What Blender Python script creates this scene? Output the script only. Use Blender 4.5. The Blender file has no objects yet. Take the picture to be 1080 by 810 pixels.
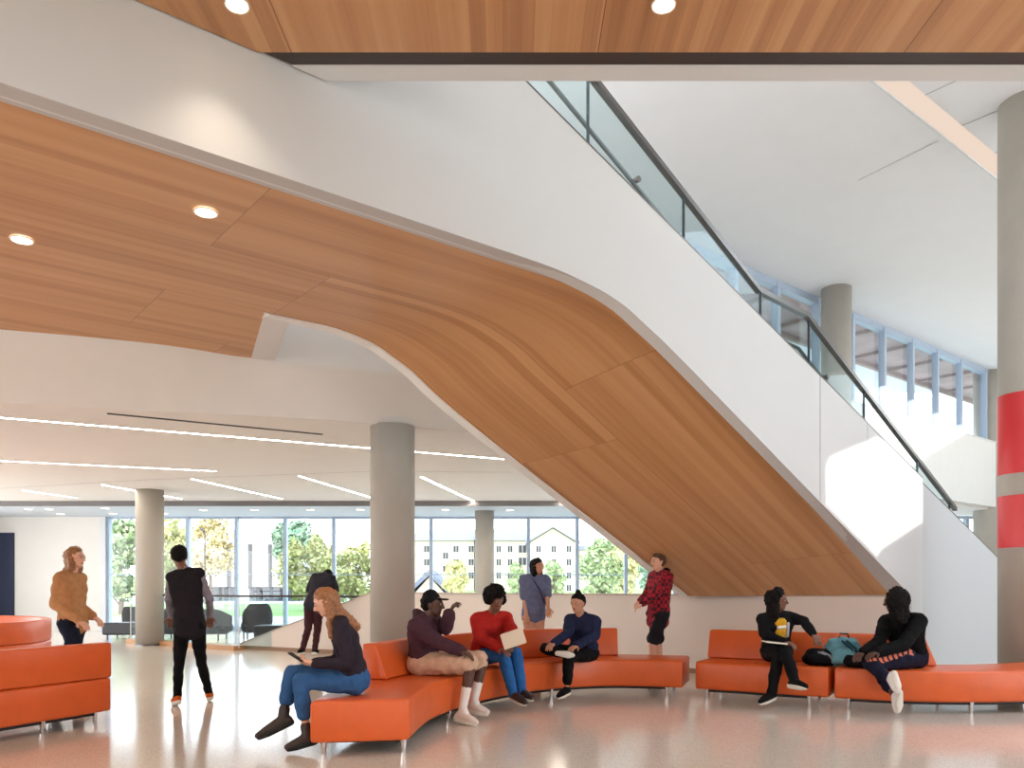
import bpy, bmesh, math, random
from mathutils import Vector, Matrix
from mathutils.geometry import tessellate_polygon
S = bpy.context.scene
C = S.collection
V = Vector
# ------------------------------------------------------------------ camera
FP, HZ, EYE = 850.0, 616.0, 1.38
cam = bpy.data.objects.new('camera', bpy.data.cameras.new('camera'))
C.objects.link(cam)
cam.location = (0, 0, EYE)
cam.rotation_euler = (math.radians(90), 0, 0)
cam.data.sensor_width = 36
cam.data.lens = FP / 1080 * 36
cam.data.shift_y = (HZ - 405) / 1080
cam.data.clip_end = 1500
cam.data.clip_start = 0.05
S.camera = cam
# ------------------------------------------------------------------ world, sun, exposure
S.view_settings.view_transform = 'Standard'
S.view_settings.look = 'None'
S.view_settings.gamma = 1
S.view_settings.use_curve_mapping = False
S.view_settings.exposure = -0.27
SKY = 6.0
FILLW = 60
w = bpy.data.worlds.new('world'); S.world = w; w.use_nodes = True
nt = w.node_tree; nt.nodes.clear()
wo = nt.nodes.new('ShaderNodeOutputWorld'); bg = nt.nodes.new('ShaderNodeBackground')
tc = nt.nodes.new('ShaderNodeTexCoord'); sp = nt.nodes.new('ShaderNodeSeparateXYZ'); cr = nt.nodes.new('ShaderNodeValToRGB')
nt.links.new(tc.outputs['Generated'], sp.inputs[0]); nt.links.new(sp.outputs['Z'], cr.inputs[0])
cr.color_ramp.elements[0].position = 0.0; cr.color_ramp.elements[0].color = (1.0, 0.98, 0.95, 1)
cr.color_ramp.elements[1].position = 0.55; cr.color_ramp.elements[1].color = (0.70, 0.85, 1.0, 1)
e = cr.color_ramp.elements.new(0.14); e.color = (0.93, 0.97, 1.0, 1)
nt.links.new(cr.outputs[0], bg.inputs[0]); bg.inputs[1].default_value = SKY
nt.links.new(bg.outputs[0], wo.inputs[0])
SUN = V((-0.04, -1.0, 0.19)).normalized()
sl = bpy.data.lights.new('sun', 'SUN'); sl.energy = 8.0; sl.angle = 0.004; sl.color = (1.0, 0.95, 0.86)
so = bpy.data.objects.new('sun', sl); C.objects.link(so)
so.rotation_euler = SUN.to_track_quat('Z', 'Y').to_euler(); so.location = (0, -40, 20)

# ------------------------------------------------------------------ helpers
def P(px, py, D):
    return V(((px - 540) * D / FP, D, EYE + (HZ - py) * D / FP))
def PZ(px, py, z):
    D = (z - EYE) * FP / (HZ - py)
    return V(((px - 540) * D / FP, D, z))
def PX(px, D): return (px - 540) * D / FP
UD = V((.776, .631, 0)).normalized(); ND = V((-.631, .776, 0)).normalized()
def ST(s, wv, z): return V((5.68, 11.5, 0)) + UD * s + ND * wv + V((0, 0, z))
def s_at(px, wv):
    a = V((5.68, 11.5, 0)) + ND * wv; k = (px - 540) / FP
    return (k * a.y - a.x) / (UD.x - k * UD.y)
def lerp_tab(tab, x):
    if x <= tab[0][0]: return tab[0][1]
    for (a, b), (c, d) in zip(tab, tab[1:]):
        if x <= c: return b + (d - b) * (x - a) / (c - a)
    return tab[-1][1]
def catmull(pts, n):
    pts = [V(p) for p in pts]; out = []
    for i in range(len(pts) - 1):
        p0 = pts[max(i - 1, 0)]; p1 = pts[i]; p2 = pts[i + 1]; p3 = pts[min(i + 2, len(pts) - 1)]
        for k in range(n):
            t = k / n
            out.append(0.5 * ((2 * p1) + (p2 - p0) * t + (2 * p0 - 5 * p1 + 4 * p2 - p3) * t * t + (3 * p1 - p0 - 3 * p2 + p3) * t ** 3))
    out.append(pts[-1]); return out
def BM(): return bmesh.new()
def box(bm, a, b, rotz=0, org=(0, 0, 0)):
    a, b = V(a), V(b); M = Matrix.Rotation(rotz, 4, 'Z'); o = V(org)
    vs = [bm.verts.new(o + (M @ V((x, y, z)))) for x in (a.x, b.x) for y in (a.y, b.y) for z in (a.z, b.z)]
    for f in ((0, 1, 3, 2), (4, 6, 7, 5), (0, 4, 5, 1), (2, 3, 7, 6), (0, 2, 6, 4), (1, 5, 7, 3)):
        bm.faces.new([vs[i] for i in f])
def tube(bm, p0, p1, r0, r1=None, n=12, cap=True):
    p0, p1 = V(p0), V(p1); r1 = r0 if r1 is None else r1
    d = (p1 - p0).normalized(); q = d.to_track_quat('Z', 'Y')
    A, B = [], []
    for i in range(n):
        a = 2 * math.pi * i / n; o = q @ V((math.cos(a), math.sin(a), 0))
        A.append(bm.verts.new(p0 + o * r0)); B.append(bm.verts.new(p1 + o * r1))
    for i in range(n):
        j = (i + 1) % n; bm.faces.new((A[i], A[j], B[j], B[i]))
    if cap: bm.faces.new(A[::-1]); bm.faces.new(B)
def polytube(bm, pts, r, n=10):
    pts = [V(p) for p in pts]; rings = []
    for i, p in enumerate(pts):
        d = (pts[min(i + 1, len(pts) - 1)] - pts[max(i - 1, 0)]).normalized()
        up = V((0, 0, 1)) if abs(d.z) < .95 else V((1, 0, 0))
        x = d.cross(up).normalized(); y = x.cross(d).normalized()
        rings.append([bm.verts.new(p + x * r * math.cos(2 * math.pi * k / n) + y * r * math.sin(2 * math.pi * k / n)) for k in range(n)])
    for a, b in zip(rings, rings[1:]):
        for k in range(n):
            bm.faces.new((a[k], a[(k + 1) % n], b[(k + 1) % n], b[k]))
    bm.faces.new(rings[0][::-1]); bm.faces.new(rings[-1])
def loftbar(bm, secs):
    """sections: equal-length closed loops of points; skinned and capped"""
    R = [[bm.verts.new(V(p)) for p in s] for s in secs]
    n = len(R[0])
    for a, b in zip(R, R[1:]):
        for k in range(n): bm.faces.new((a[k], a[(k + 1) % n], b[(k + 1) % n], b[k]))
    bm.faces.new(R[0][::-1]); bm.faces.new(R[-1])
def slab(bm, poly, z0, z1, holes=()):
    """horizontal plate with polygon outline (xy) and holes"""
    loops = [[V((p[0], p[1], 0)) for p in poly]] + [[V((p[0], p[1], 0)) for p in h] for h in holes]
    flat = [p for l in loops for p in l]
    tris = tessellate_polygon(loops)
    for z in ((z0,) if z0 == z1 else (z0, z1)):
        vs = [bm.verts.new((p.x, p.y, z)) for p in flat]
        for t in tris:
            try: bm.faces.new([vs[i] for i in t])
            except ValueError: pass
    if z0 != z1:
        for l in loops:
            a = [bm.verts.new((p.x, p.y, z0)) for p in l]; b = [bm.verts.new((p.x, p.y, z1)) for p in l]
            for i in range(len(l)):
                j = (i + 1) % len(l); bm.faces.new((a[i], a[j], b[j], b[i]))
def obj(name, bm, m, parent=None, smooth=False, bevel=0, fix=True):
    if fix: bmesh.ops.recalc_face_normals(bm, faces=bm.faces)
    me = bpy.data.meshes.new(name); bm.to_mesh(me); bm.free()
    if m: me.materials.append(m)
    o = bpy.data.objects.new(name, me); C.objects.link(o)
    if parent is not None:
        o.parent = parent
        o.matrix_parent_inverse = Matrix.Translation(-parent.location)
    if smooth:
        for p in me.polygons: p.use_smooth = True
    if bevel:
        b = o.modifiers.new('bevel', 'BEVEL'); b.width = bevel; b.segments = 3; b.limit_method = 'ANGLE'; b.angle_limit = math.radians(35)
        b.harden_normals = False
        for p in me.polygons: p.use_smooth = True
        es = o.modifiers.new('wn', 'WEIGHTED_NORMAL')
    return o
def struct(name, bm, m, parent=None, **k):
    o = obj(name, bm, m, parent, **k)
    if parent is None: o['kind'] = 'structure'
    return o
def thing(name, label, cat, loc=(0, 0, 0), group=None):
    o = bpy.data.objects.new(name, None); C.objects.link(o); o.location = loc
    o.empty_display_size = .1
    o['label'] = label; o['category'] = cat
    if group: o['group'] = group
    return o
def tag(o, label, cat, group=None):
    o['label'] = label; o['category'] = cat
    if group: o['group'] = group
    return o

# ------------------------------------------------------------------ materials
def hexc(r, g, b):
    f = lambda c: ((c / 255 + .055) / 1.055) ** 2.4 if c > 10 else c / 255 / 12.92
    return (f(r), f(g), f(b), 1)
def mat(name, col, rough=.5, metal=0, noise=0, nscale=40, bump=0, bscale=200, spec=None, coat=0):
    m = bpy.data.materials.new(name); m.use_nodes = True; t = m.node_tree
    b = t.nodes['Principled BSDF']; b.inputs['Base Color'].default_value = col
    b.inputs['Roughness'].default_value = rough; b.inputs['Metallic'].default_value = metal
    if spec is not None: b.inputs['Specular IOR Level'].default_value = spec
    if coat: b.inputs['Coat Weight'].default_value = coat; b.inputs['Coat Roughness'].default_value = .15
    co = t.nodes.new('ShaderNodeTexCoord')
    if noise:
        n = t.nodes.new('ShaderNodeTexNoise'); n.inputs['Scale'].default_value = nscale; n.inputs['Detail'].default_value = 4
        r = t.nodes.new('ShaderNodeValToRGB')
        r.color_ramp.elements[0].position = .3; r.color_ramp.elements[1].position = .7
        r.color_ramp.elements[0].color = tuple(c * (1 - noise) for c in col[:3]) + (1,)
        r.color_ramp.elements[1].color = tuple(min(1, c * (1 + noise)) for c in col[:3]) + (1,)
        t.links.new(co.outputs['Object'], n.inputs['Vector']); t.links.new(n.outputs[0], r.inputs[0]); t.links.new(r.outputs[0], b.inputs['Base Color'])
    if bump:
        n = t.nodes.new('ShaderNodeTexNoise'); n.inputs['Scale'].default_value = bscale
        bp = t.nodes.new('ShaderNodeBump'); bp.inputs['Strength'].default_value = bump; bp.inputs['Distance'].default_value = .01
        t.links.new(co.outputs['Object'], n.inputs['Vector']); t.links.new(n.outputs[0], bp.inputs['Height']); t.links.new(bp.outputs[0], b.inputs['Normal'])
    return m
def emis(name, col, s):
    m = bpy.data.materials.new(name); m.use_nodes = True; t = m.node_tree; t.nodes.clear()
    o = t.nodes.new('ShaderNodeOutputMaterial'); e = t.nodes.new('ShaderNodeEmission')
    e.inputs[0].default_value = col; e.inputs[1].default_value = s; t.links.new(e.outputs[0], o.inputs[0]); return m
def glass(name, tint, refl=.08, rough=0.0):
    m = bpy.data.materials.new(name); m.use_nodes = True; t = m.node_tree; t.nodes.clear()
    o = t.nodes.new('ShaderNodeOutputMaterial'); mx = t.nodes.new('ShaderNodeMixShader')
    tr = t.nodes.new('ShaderNodeBsdfTransparent'); gl = t.nodes.new('ShaderNodeBsdfGlossy'); lw = t.nodes.new('ShaderNodeLayerWeight')
    mr = t.nodes.new('ShaderNodeMapRange'); lw.inputs[0].default_value = .25
    tr.inputs[0].default_value = tint; gl.inputs['Roughness'].default_value = rough; gl.inputs[0].default_value = (1, 1, 1, 1)
    mr.inputs['To Min'].default_value = refl * .5; mr.inputs['To Max'].default_value = min(1, refl * 5)
    t.links.new(lw.outputs['Fresnel'], mr.inputs[0]); t.links.new(mr.outputs[0], mx.inputs[0])
    t.links.new(tr.outputs[0], mx.inputs[1]); t.links.new(gl.outputs[0], mx.inputs[2]); t.links.new(mx.outputs[0], o.inputs[0]); return m
def wood(name, base, dark, light, plank=.12, roww=1.25, blen=4.2, rough=.42, seam=1):
    m = bpy.data.materials.new(name); m.use_nodes = True; t = m.node_tree; N = t.nodes.new; L = t.links.new
    b = t.nodes['Principled BSDF']; b.inputs['Roughness'].default_value = rough
    uv = N('ShaderNodeUVMap'); uv.uv_map = 'UVMap'; sp = N('ShaderNodeSeparateXYZ'); L(uv.outputs[0], sp.inputs[0])
    def mth(op, a, b_=None, c=None):
        n = N('ShaderNodeMath'); n.operation = op
        for i, v in enumerate((a, b_, c)):
            if v is None: continue
            if isinstance(v, (int, float)): n.inputs[i].default_value = v
            else: L(v, n.inputs[i])
        return n.outputs[0]
    wob = N('ShaderNodeTexNoise'); wob.inputs['Scale'].default_value = .35; L(uv.outputs[0], wob.inputs['Vector'])
    vv = mth('ADD', sp.outputs['Y'], mth('MULTIPLY', wob.outputs[0], .05))
    # brick pattern = panels
    br = N('ShaderNodeTexBrick'); br.inputs['Scale'].default_value = 1; br.inputs['Mortar Size'].default_value = .005 * seam
    br.inputs['Brick Width'].default_value = blen; br.inputs['Row Height'].default_value = roww; br.offset = .25
    br.inputs['Color1'].default_value = (0, 0, 0, 1); br.inputs['Color2'].default_value = (1, 1, 1, 1); br.inputs['Mortar'].default_value = (.5, .5, .5, 1)
    L(uv.outputs[0], br.inputs['Vector'])
    pan = mth('MULTIPLY', br.outputs['Color'], 7.3)
    cb = N('ShaderNodeCombineXYZ'); L(mth('FLOOR', mth('DIVIDE', vv, plank)), cb.inputs[0]); L(mth('FLOOR', mth('MULTIPLY', pan, 3)), cb.inputs[1])
    wn = N('ShaderNodeTexWhiteNoise'); wn.noise_dimensions = '2D'; L(cb.outputs[0], wn.inputs['Vector'])
    c2 = N('ShaderNodeCombineXYZ'); L(mth('MULTIPLY', sp.outputs['X'], .22), c2.inputs[0]); L(mth('MULTIPLY', vv, 9), c2.inputs[1]); L(pan, c2.inputs[2])
    n1 = N('ShaderNodeTexNoise'); n1.inputs['Scale'].default_value = 1; n1.inputs['Detail'].default_value = 3; L(c2.outputs[0], n1.inputs['Vector'])
    c3 = N('ShaderNodeCombineXYZ'); L(mth('MULTIPLY', sp.outputs['X'], 1.2), c3.inputs[0]); L(mth('MULTIPLY', vv, 70), c3.inputs[1]); L(pan, c3.inputs[2])
    n2 = N('ShaderNodeTexNoise'); n2.inputs['Scale'].default_value = 1; n2.inputs['Detail'].default_value = 3; L(c3.outputs[0], n2.inputs['Vector'])
    f = mth('ADD', mth('ADD', mth('ADD', mth('MULTIPLY', wn.outputs['Value'], .30), .06), mth('MULTIPLY', n1.outputs[0], .75)), mth('MULTIPLY', n2.outputs[0], .16))
    r = N('ShaderNodeValToRGB'); r.color_ramp.elements[0].position = .38; r.color_ramp.elements[0].color = dark
    r.color_ramp.elements[1].position = .95; r.color_ramp.elements[1].color = light; e = r.color_ramp.elements.new(.66); e.color = base
    L(f, r.inputs[0])
    mx = N('ShaderNodeMix'); mx.data_type = 'RGBA'; L(br.outputs['Fac'], mx.inputs['Factor']); L(r.outputs[0], mx.inputs['A'])
    mx.inputs['B'].default_value = tuple(c * .35 for c in dark[:3]) + (1,); L(mx.outputs['Result'], b.inputs['Base Color'])
    return m
def set_uv(o, fn):
    me = o.data; uv = me.uv_layers.new(name='UVMap')
    for l in me.loops:
        uv.data[l.index].uv = fn(me.vertices[l.vertex_index].co)

M = {}
M['white'] = mat('white_plaster', hexc(236, 234, 230), .55, noise=.012, nscale=3)
M['white2'] = mat('white_panel', hexc(224, 224, 224), .5, noise=.01, nscale=2)
M['ceil'] = mat('ceiling_paint', hexc(240, 240, 242), .7, noise=.01, nscale=2)
M['lowceil'] = mat('low_ceiling_paint', hexc(236, 230, 224), .7, noise=.01, nscale=2)
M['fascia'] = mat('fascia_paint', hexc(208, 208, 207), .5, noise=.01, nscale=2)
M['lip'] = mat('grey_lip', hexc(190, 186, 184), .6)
M['lowwall'] = mat('pale_wall', hexc(228, 216, 206), .6, noise=.01, nscale=2)
M['col'] = mat('column_paint', hexc(176, 170, 160), .6, noise=.03, nscale=4)
M['red'] = mat('red_band', hexc(206, 36, 40), .3)
M['bronze'] = mat('dark_bronze', hexc(66, 54, 50), .4, .3)
M['frame'] = mat('aluminium_frame', hexc(176, 192, 212), .45, .1)
M['frame_white'] = mat('white_frame', hexc(225, 228, 232), .4)  # plain white finish for trims, housings and a lamp post
M['steel'] = mat('brushed_steel', hexc(120, 118, 116), .3, .9)
M['chrome'] = mat('chrome', hexc(215, 215, 218), .12, 1)
M['navy'] = mat('navy_panel', hexc(14, 30, 66), .5)
M['orange'] = mat('orange_vinyl', hexc(216, 94, 38), .34, noise=.05, nscale=5, bump=.03, bscale=260)
M['seam'] = mat('dark_seam', hexc(80, 26, 10), .6)
M['black'] = mat('black_matte', hexc(16, 16, 18), .6)
M['seal'] = mat('joint_seal', hexc(60, 72, 76), .5)
M['slot'] = mat('vent_slot', hexc(22, 22, 24), .6)
M['lamp'] = emis('lamp_lens', (1, .86, .66, 1), 9)
M['strip'] = emis('strip_lens', (1, .88, .74, 1), 46)
M['trimring'] = mat('trim_ring', hexc(225, 215, 200), .4)
M['pane'] = glass('window_glass', (.95, .98, 1, 1), .05)
M['guard'] = glass('guard_glass', (.86, .93, .94, 1), .015)
M['railglass'] = glass('railing_glass', (.88, .94, .95, 1), .005)
M['greysofa'] = mat('grey_fabric', hexc(66, 66, 70), .9, noise=.1, nscale=30)
M['darktable'] = mat('dark_bench', hexc(40, 40, 46), .35)
M['wood'] = wood('wood_soffit', hexc(198, 147, 100), hexc(176, 124, 78), hexc(208, 158, 112), seam=.45)
M['woodup'] = wood('wood_ceiling', hexc(196, 142, 96), hexc(160, 110, 70), hexc(212, 164, 118), plank=.10, roww=2.0, blen=1.1, seam=.6)
M['oak'] = mat('oak_curb', hexc(190, 140, 92), .4, noise=.12, nscale=6)
# terrazzo
m = bpy.data.materials.new('terrazzo'); m.use_nodes = True; t = m.node_tree; b = t.nodes['Principled BSDF']; N = t.nodes.new; L = t.links.new
co = N('ShaderNodeTexCoord'); vo = N('ShaderNodeTexVoronoi'); vo.inputs['Scale'].default_value = 120; L(co.outputs['Object'], vo.inputs['Vector'])
r = N('ShaderNodeValToRGB'); L(vo.outputs['Color'], r.inputs[0]); r.color_ramp.elements[0].color = hexc(206, 193, 178); r.color_ramp.elements[1].color = hexc(234, 223, 210)
r.color_ramp.elements[0].position = .1; r.color_ramp.elements[1].position = .5
n = N('ShaderNodeTexNoise'); n.inputs['Scale'].default_value = .8; L(co.outputs['Object'], n.inputs['Vector'])
mx = N('ShaderNodeMix'); mx.data_type = 'RGBA'; mx.blend_type = 'MULTIPLY'; mx.inputs['Factor'].default_value = .12; L(r.outputs[0], mx.inputs['A']); L(n.outputs[0], mx.inputs['B'])
L(mx.outputs['Result'], b.inputs['Base Color']); b.inputs['Roughness'].default_value = .13; b.inputs['Specular IOR Level'].default_value = .85
M['floor'] = m
# ================================================================== SETTING
XL, XR, YB = -15.7, 16.5, -8.0
YW = 23.9                                  # window wall of the lower level
bm = BM(); slab(bm, [(XL, YB), (XR, YB), (XR, 24.4), (XL, 24.4)], -.25, 0); struct('floor', bm, M['floor'])
# atrium ceiling with an added, unseen opening shaped for the upper wall's sun patch
ZC = 7.35
def sunproj(p, z=ZC):
    k = (z - p.z) / SUN.z; q = p + SUN * k; return (q.x, q.y)
patch = [ST(-2.62, -.2, 2.80), ST(-2.55, -.2, 2.92), ST(-2.4, -.2, 2.98), ST(-1.5, -.2, 3.26), ST(-.8, -.2, 3.55), ST(.02, -.2, 3.55), ST(.02, -.2, 2.28), ST(-1.28, -.2, 1.83), ST(-1.36, -.2, 1.74), ST(-2.62, -.2, 2.35)]
WA = V((4.35, 15.1, 0)); WD = (V((12.5, 21.8, 0)) - WA).normalized(); WN = V((WD.y, -WD.x, 0))
def WP(px):
    k = (px - 540) / FP; s = (k * WA.y - WA.x) / (WD.x - k * WD.y); return WA + WD * s, s
def WPz(px, py):
    p, s = WP(px); return V((p.x, p.y, EYE + (HZ - py) * p.y / FP))
patch2 = [WPz(908, 395), WPz(1022, 452), WPz(1022, 471), WPz(980, 497), WPz(912, 545)]
def backproj(p):
    k = (YB - p.y) / SUN.y; q = p + SUN * k; return (q.x, q.z)
hole1 = [backproj(p) for p in patch]; hole2 = [sunproj(p) for p in patch2]
print('holes', hole1, hole2)
SKX = (-7, -3.6)  # skylights added out of view to brighten the atrium and stair recess
EDGE = [V((-15.7, 6.9, 0)), V((-5.99, 9.43, 0)), V((-2.39, 10.4, 0)), V((-.27, 11.4, 0)), V((1.6, 12.85, 0)), WA.copy()]
Wend = WA + WD * 15.5
bm = BM(); slab(bm, [(XL, YB), (XR, YB), (XR, 25.2), (XL, 25.2)], ZC, ZC + .4, [hole2] + [[(x, 5.9), (x + 2.6, 5.9), (x + 2.6, 8.2), (x, 8.2)] for x in SKX]); struct('ceiling', bm, M['ceil'])
bm = BM()
for x in SKX:
    for (p, q) in (((x - .1, 5.8), (x, 8.3)), ((x + 2.6, 5.8), (x + 2.7, 8.3)), ((x, 5.8), (x + 2.6, 5.9)), ((x, 8.2), (x + 2.6, 8.3))):
        box(bm, (p[0], p[1], ZC + .38), (q[0], q[1], ZC + 1.2))
struct('fill_skylight_kerbs', bm, M['white'])
# seams in the ceiling right of the strip light
bm = BM()
a0, a1 = PZ(958, 87, ZC), PZ(1075, 187, ZC)
dU = (a1 - a0).normalized(); dN = V((dU.y, -dU.x, 0))
def seamline(p, q):
    d = (q - p).normalized(); nn = V((d.y, -d.x, 0)) * .008
    vs = [bm.verts.new(v + V((0, 0, -.004))) for v in (p - nn, q - nn, q + nn, p + nn)]; bm.faces.new(vs)
seamline(a0 - dU * 3, a0 + dU * 8)
for k in range(-2, 9): seamline(a0 + dU * (k * 1.05 + .4), a0 + dU * (k * 1.05 + .4) + dN * 5)
seamline(PZ(905, 190, ZC), PZ(990, 148, ZC))
tr = struct('trim_1', bm, mat('ceiling_joint', hexc(175, 175, 178), .8), fix=False)
RY = 2.0
# walls out of frame or at its borders
bm = BM(); box(bm, (XL - .3, 21.5, -.25), (XL, 25.2, ZC + .4)); box(bm, (XL - .3, YB, -.25), (XL, 21.5, .0)); box(bm, (XL - .3, YB, 7.1), (XL, 21.5, ZC + .4)); box(bm, (XL - .3, YB, 3.4), (XL, 21.5, 3.9))
for k in range(11): box(bm, (XL - .2, YB + k * 2.8 - .06, 0), (XL, YB + k * 2.8 + .06, 7.1))
struct('wall_left', bm, M['white'])
bm = BM(); box(bm, (XR, RY, -.25), (XR + .3, 25.2, 5.2)); box(bm, (XR, 20, 5.2), (XR + .3, 25.2, ZC + .4)); box(bm, (XR, YB, -.25), (XR + .3, RY, .0)); box(bm, (XR, YB, 7.1), (XR + .3, 20, ZC + .4))
for k in range(5): box(bm, (XR, YB + k * 2.4 - .06, 0), (XR + .2, YB + k * 2.4 + .06, 7.1))
box(bm, (XR, YB, 4.8), (XR + .2, RY, 5.2)); struct('wall_right', bm, M['white'])
# wall behind the camera with an added opening shaped for the stair's sun patch
bm = BM()
for yy in (YB - .1, YB): 
    loops = [[V((x, z, 0)) for x, z in ((XL, -.25), (XR, -.25), (XR, ZC + .4), (XL, ZC + .4))], [V((x, z, 0)) for x, z in hole1]]
    fl = [p for l in loops for p in l]; vs = [bm.verts.new((p.x, yy, p.y)) for p in fl]
    for t_ in tessellate_polygon(loops): bm.faces.new([vs[i] for i in t_])
struct('wall_camera_side', bm, M['white'])
bm = BM(); box(bm, (XL, YW - .05, 0), (PX(109, YW), YW + .25, 3.5)); struct('wall_back', bm, M['white'])
bm = BM(); box(bm, (PX(-30, YW), YW - .09, 0), (PX(16.5, YW), YW - .05, EYE + (HZ - 562) * YW / FP)); struct('door_1', bm, M['navy'])
# lower ceiling z 3.5 (polygon behind the bulkhead), step, window soffit
Z1 = 3.5; Z2 = 3.37; YS = 20.6
pS = WA + WD * ((YS - WA.y) / WD.y)
bm = BM(); slab(bm, [(p.x, p.y) for p in EDGE] + [(pS.x, pS.y), (XL, YS)], Z1, Z1 + .2); struct('ceiling_lower', bm, M['lowceil'])
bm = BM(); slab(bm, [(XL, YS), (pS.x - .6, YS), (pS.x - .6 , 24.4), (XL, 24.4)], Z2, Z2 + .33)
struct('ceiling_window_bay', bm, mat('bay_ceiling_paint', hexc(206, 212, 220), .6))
bm = BM(); slab(bm, [(pS.x, pS.y), (Wend.x, Wend.y), (XR, Wend.y), (XR, 25.2), (pS.x - .6, 25.2), (pS.x - .6, YS)], 3.45, 3.7); struct('ceiling_right_bay', bm, M['lowceil'])
bm = BM(); box(bm, (XL, YS - .05, Z2), (pS.x - .6, YS + .0, Z1)); struct('trim_2', bm, mat('step_trim', hexc(120, 118, 120), .6))
# narrow joints across the low ceiling
bm = BM()
def zjoint(a, b, z, wd=.012):
    p, q = PZ(a[0], a[1], z), PZ(b[0], b[1], z); d = (q - p).normalized(); nn = V((d.y, -d.x, 0)) * wd
    bm.faces.new([bm.verts.new(v + V((0, 0, -.004))) for v in (p - nn, q - nn, q + nn, p + nn)])
zjoint((0, 515), (150, 506), Z1); zjoint((150, 506), (390, 497), Z1); zjoint((438, 497), (540, 498), Z1)
struct('trim_3', bm, mat('low_ceiling_joint', hexc(165, 158, 154), .8), fix=False)
# bulkhead between low ceiling and the wooden landing soffit
ZL = 4.1
top = [V((-15.7, 5.95, ZL)), PZ(0, 348, ZL), PZ(265, 378, ZL), V((-1.75, 10.2, ZL)), V((-.3, 10.95, ZL)), V((1.3, 12.2, ZL)), V((4.2, 14.9, ZL))]
low = [V((p.x, p.y, Z1)) for p in EDGE]
low = [low[0], low[1], PZ(300, 440, Z1), PZ(400, 447, Z1), low[3], low[4], low[5]]
n_ = 8
T = catmull(top, n_); B = catmull(low, n_)
bm = BM(); rows = []
for j in range(7):
    f = j / 6; g = f + .10 * math.sin(math.pi * f)
    rows.append([bm.verts.new((a.x * (1 - g) + b.x * g, a.y * (1 - g) + b.y * g, a.z * (1 - f) + b.z * f)) for a, b in zip(T, B)])
rows.insert(0, [bm.verts.new(a + V((.12, .14, 1.0))) for a in T])
for r0, r1 in zip(rows, rows[1:]):
    for i in range(len(r0) - 1): bm.faces.new((r0[i], r0[i + 1], r1[i + 1], r1[i]))
struct('wall_bulkhead', bm, M['white'], smooth=True)
# upper wall: spandrel and parapet on the W line, windows above
ZS, ZH = 5.30, 7.30
def wbox(bm, s0, s1, z0, z1, d0, d1):
    """box along the W line; d measured towards the camera side"""
    vs = [WA + WD * s + WN * d + V((0, 0, z)) for s in (s0, s1) for d in (d0, d1) for z in (z0, z1)]
    vs = [bm.verts.new(v) for v in vs]
    for f in ((0, 1, 3, 2), (4, 6, 7, 5), (0, 4, 5, 1), (2, 3, 7, 6), (0, 2, 6, 4), (1, 5, 7, 3)): bm.faces.new([vs[i] for i in f])
bm = BM(); wbox(bm, -6.2, 15.6, Z1 + .02, ZS, -.3, .15); struct('wall_spandrel', bm, M['white'])
bm = BM(); wbox(bm, -6.2, 15.6, ZS, ZS + .03, -.3, .17); struct('trim_4', bm, M['white2'])
bars = [WP(x)[1] for x in (666, 699, 735, 776, 821, 863, 900, 933, 963, 989, 1014, 1040, 1062, 1083)]
for i, (s0, s1) in enumerate(zip(bars, bars[1:])):
    bm = BM(); wbox(bm, s0 - .05, s0 + .05, ZS, ZH, -.12, .02); wbox(bm, s0, s1, ZH - .09, ZC, -.16, .0); wbox(bm, s0, s1, ZS + .03, ZS + .10, -.16, 0)
    wn_ = struct('window_%d' % (i + 1), bm, M['frame'])
    bm = BM(); wbox(bm, s0 + .05, s1 - .05, ZS + .1, ZH - .09, -.10, -.09); obj('pane', bm, M['pane'], wn_)
# the overhanging roof outside the upper windows, ribbed
bm = BM()
wbox(bm, -7, 20, ZC - .02, ZC + .5, -1.75, -.3)
struct('exterior_soffit', bm, mat('brown_soffit', hexc(178, 150, 148), .7, noise=.3, nscale=1.2))
bm = BM()
for k in range(14): wbox(bm, -6 + k * 1.9, -5.9 + k * 1.9, ZC - .10, ZC - .02, -1.7, -.3)
wbox(bm, -7, 20, ZC - .15, ZC, -1.8, -1.7)
struct('exterior_soffit_ribs', bm, mat('brown_rib', hexc(150, 120, 112), .6))
# lower windows
k0 = 115.5
xs = [115.5, 148] + [199 + 51.2 * k for k in range(0, 18)]
for i, (a, b) in enumerate(zip(xs, xs[1:])):
    X0, X1 = PX(a, YW), PX(b, YW); bm = BM()
    wd = .05
    box(bm, (X0 - wd, YW - .12, 0), (X0 + wd, YW + .06, Z2 + .02)); box(bm, (X0, YW - .08, Z2 - .06), (X1, YW + .04, Z2 + .02)); box(bm, (X0, YW - .08, 0), (X1, YW + .04, .12))
    zt = EYE + (HZ - 606) * YW / FP
    box(bm, (X0, YW - .02, zt - .012), (X1, YW + .0, zt + .012))
    wn_ = struct('window_%d' % (i + 20), bm, M['frame'])
    bm = BM(); box(bm, (X0 + wd, YW - .04, .12), (X1 - wd, YW - .03, Z2 - .06)); obj('pane', bm, M['pane'], wn_)
bm = BM(); box(bm, (PX(108.5, YW), YW - .2, 0), (PX(114.5, YW), YW + .06, Z2 + .02)); struct('trim_5', bm, M['frame_white'])
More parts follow.
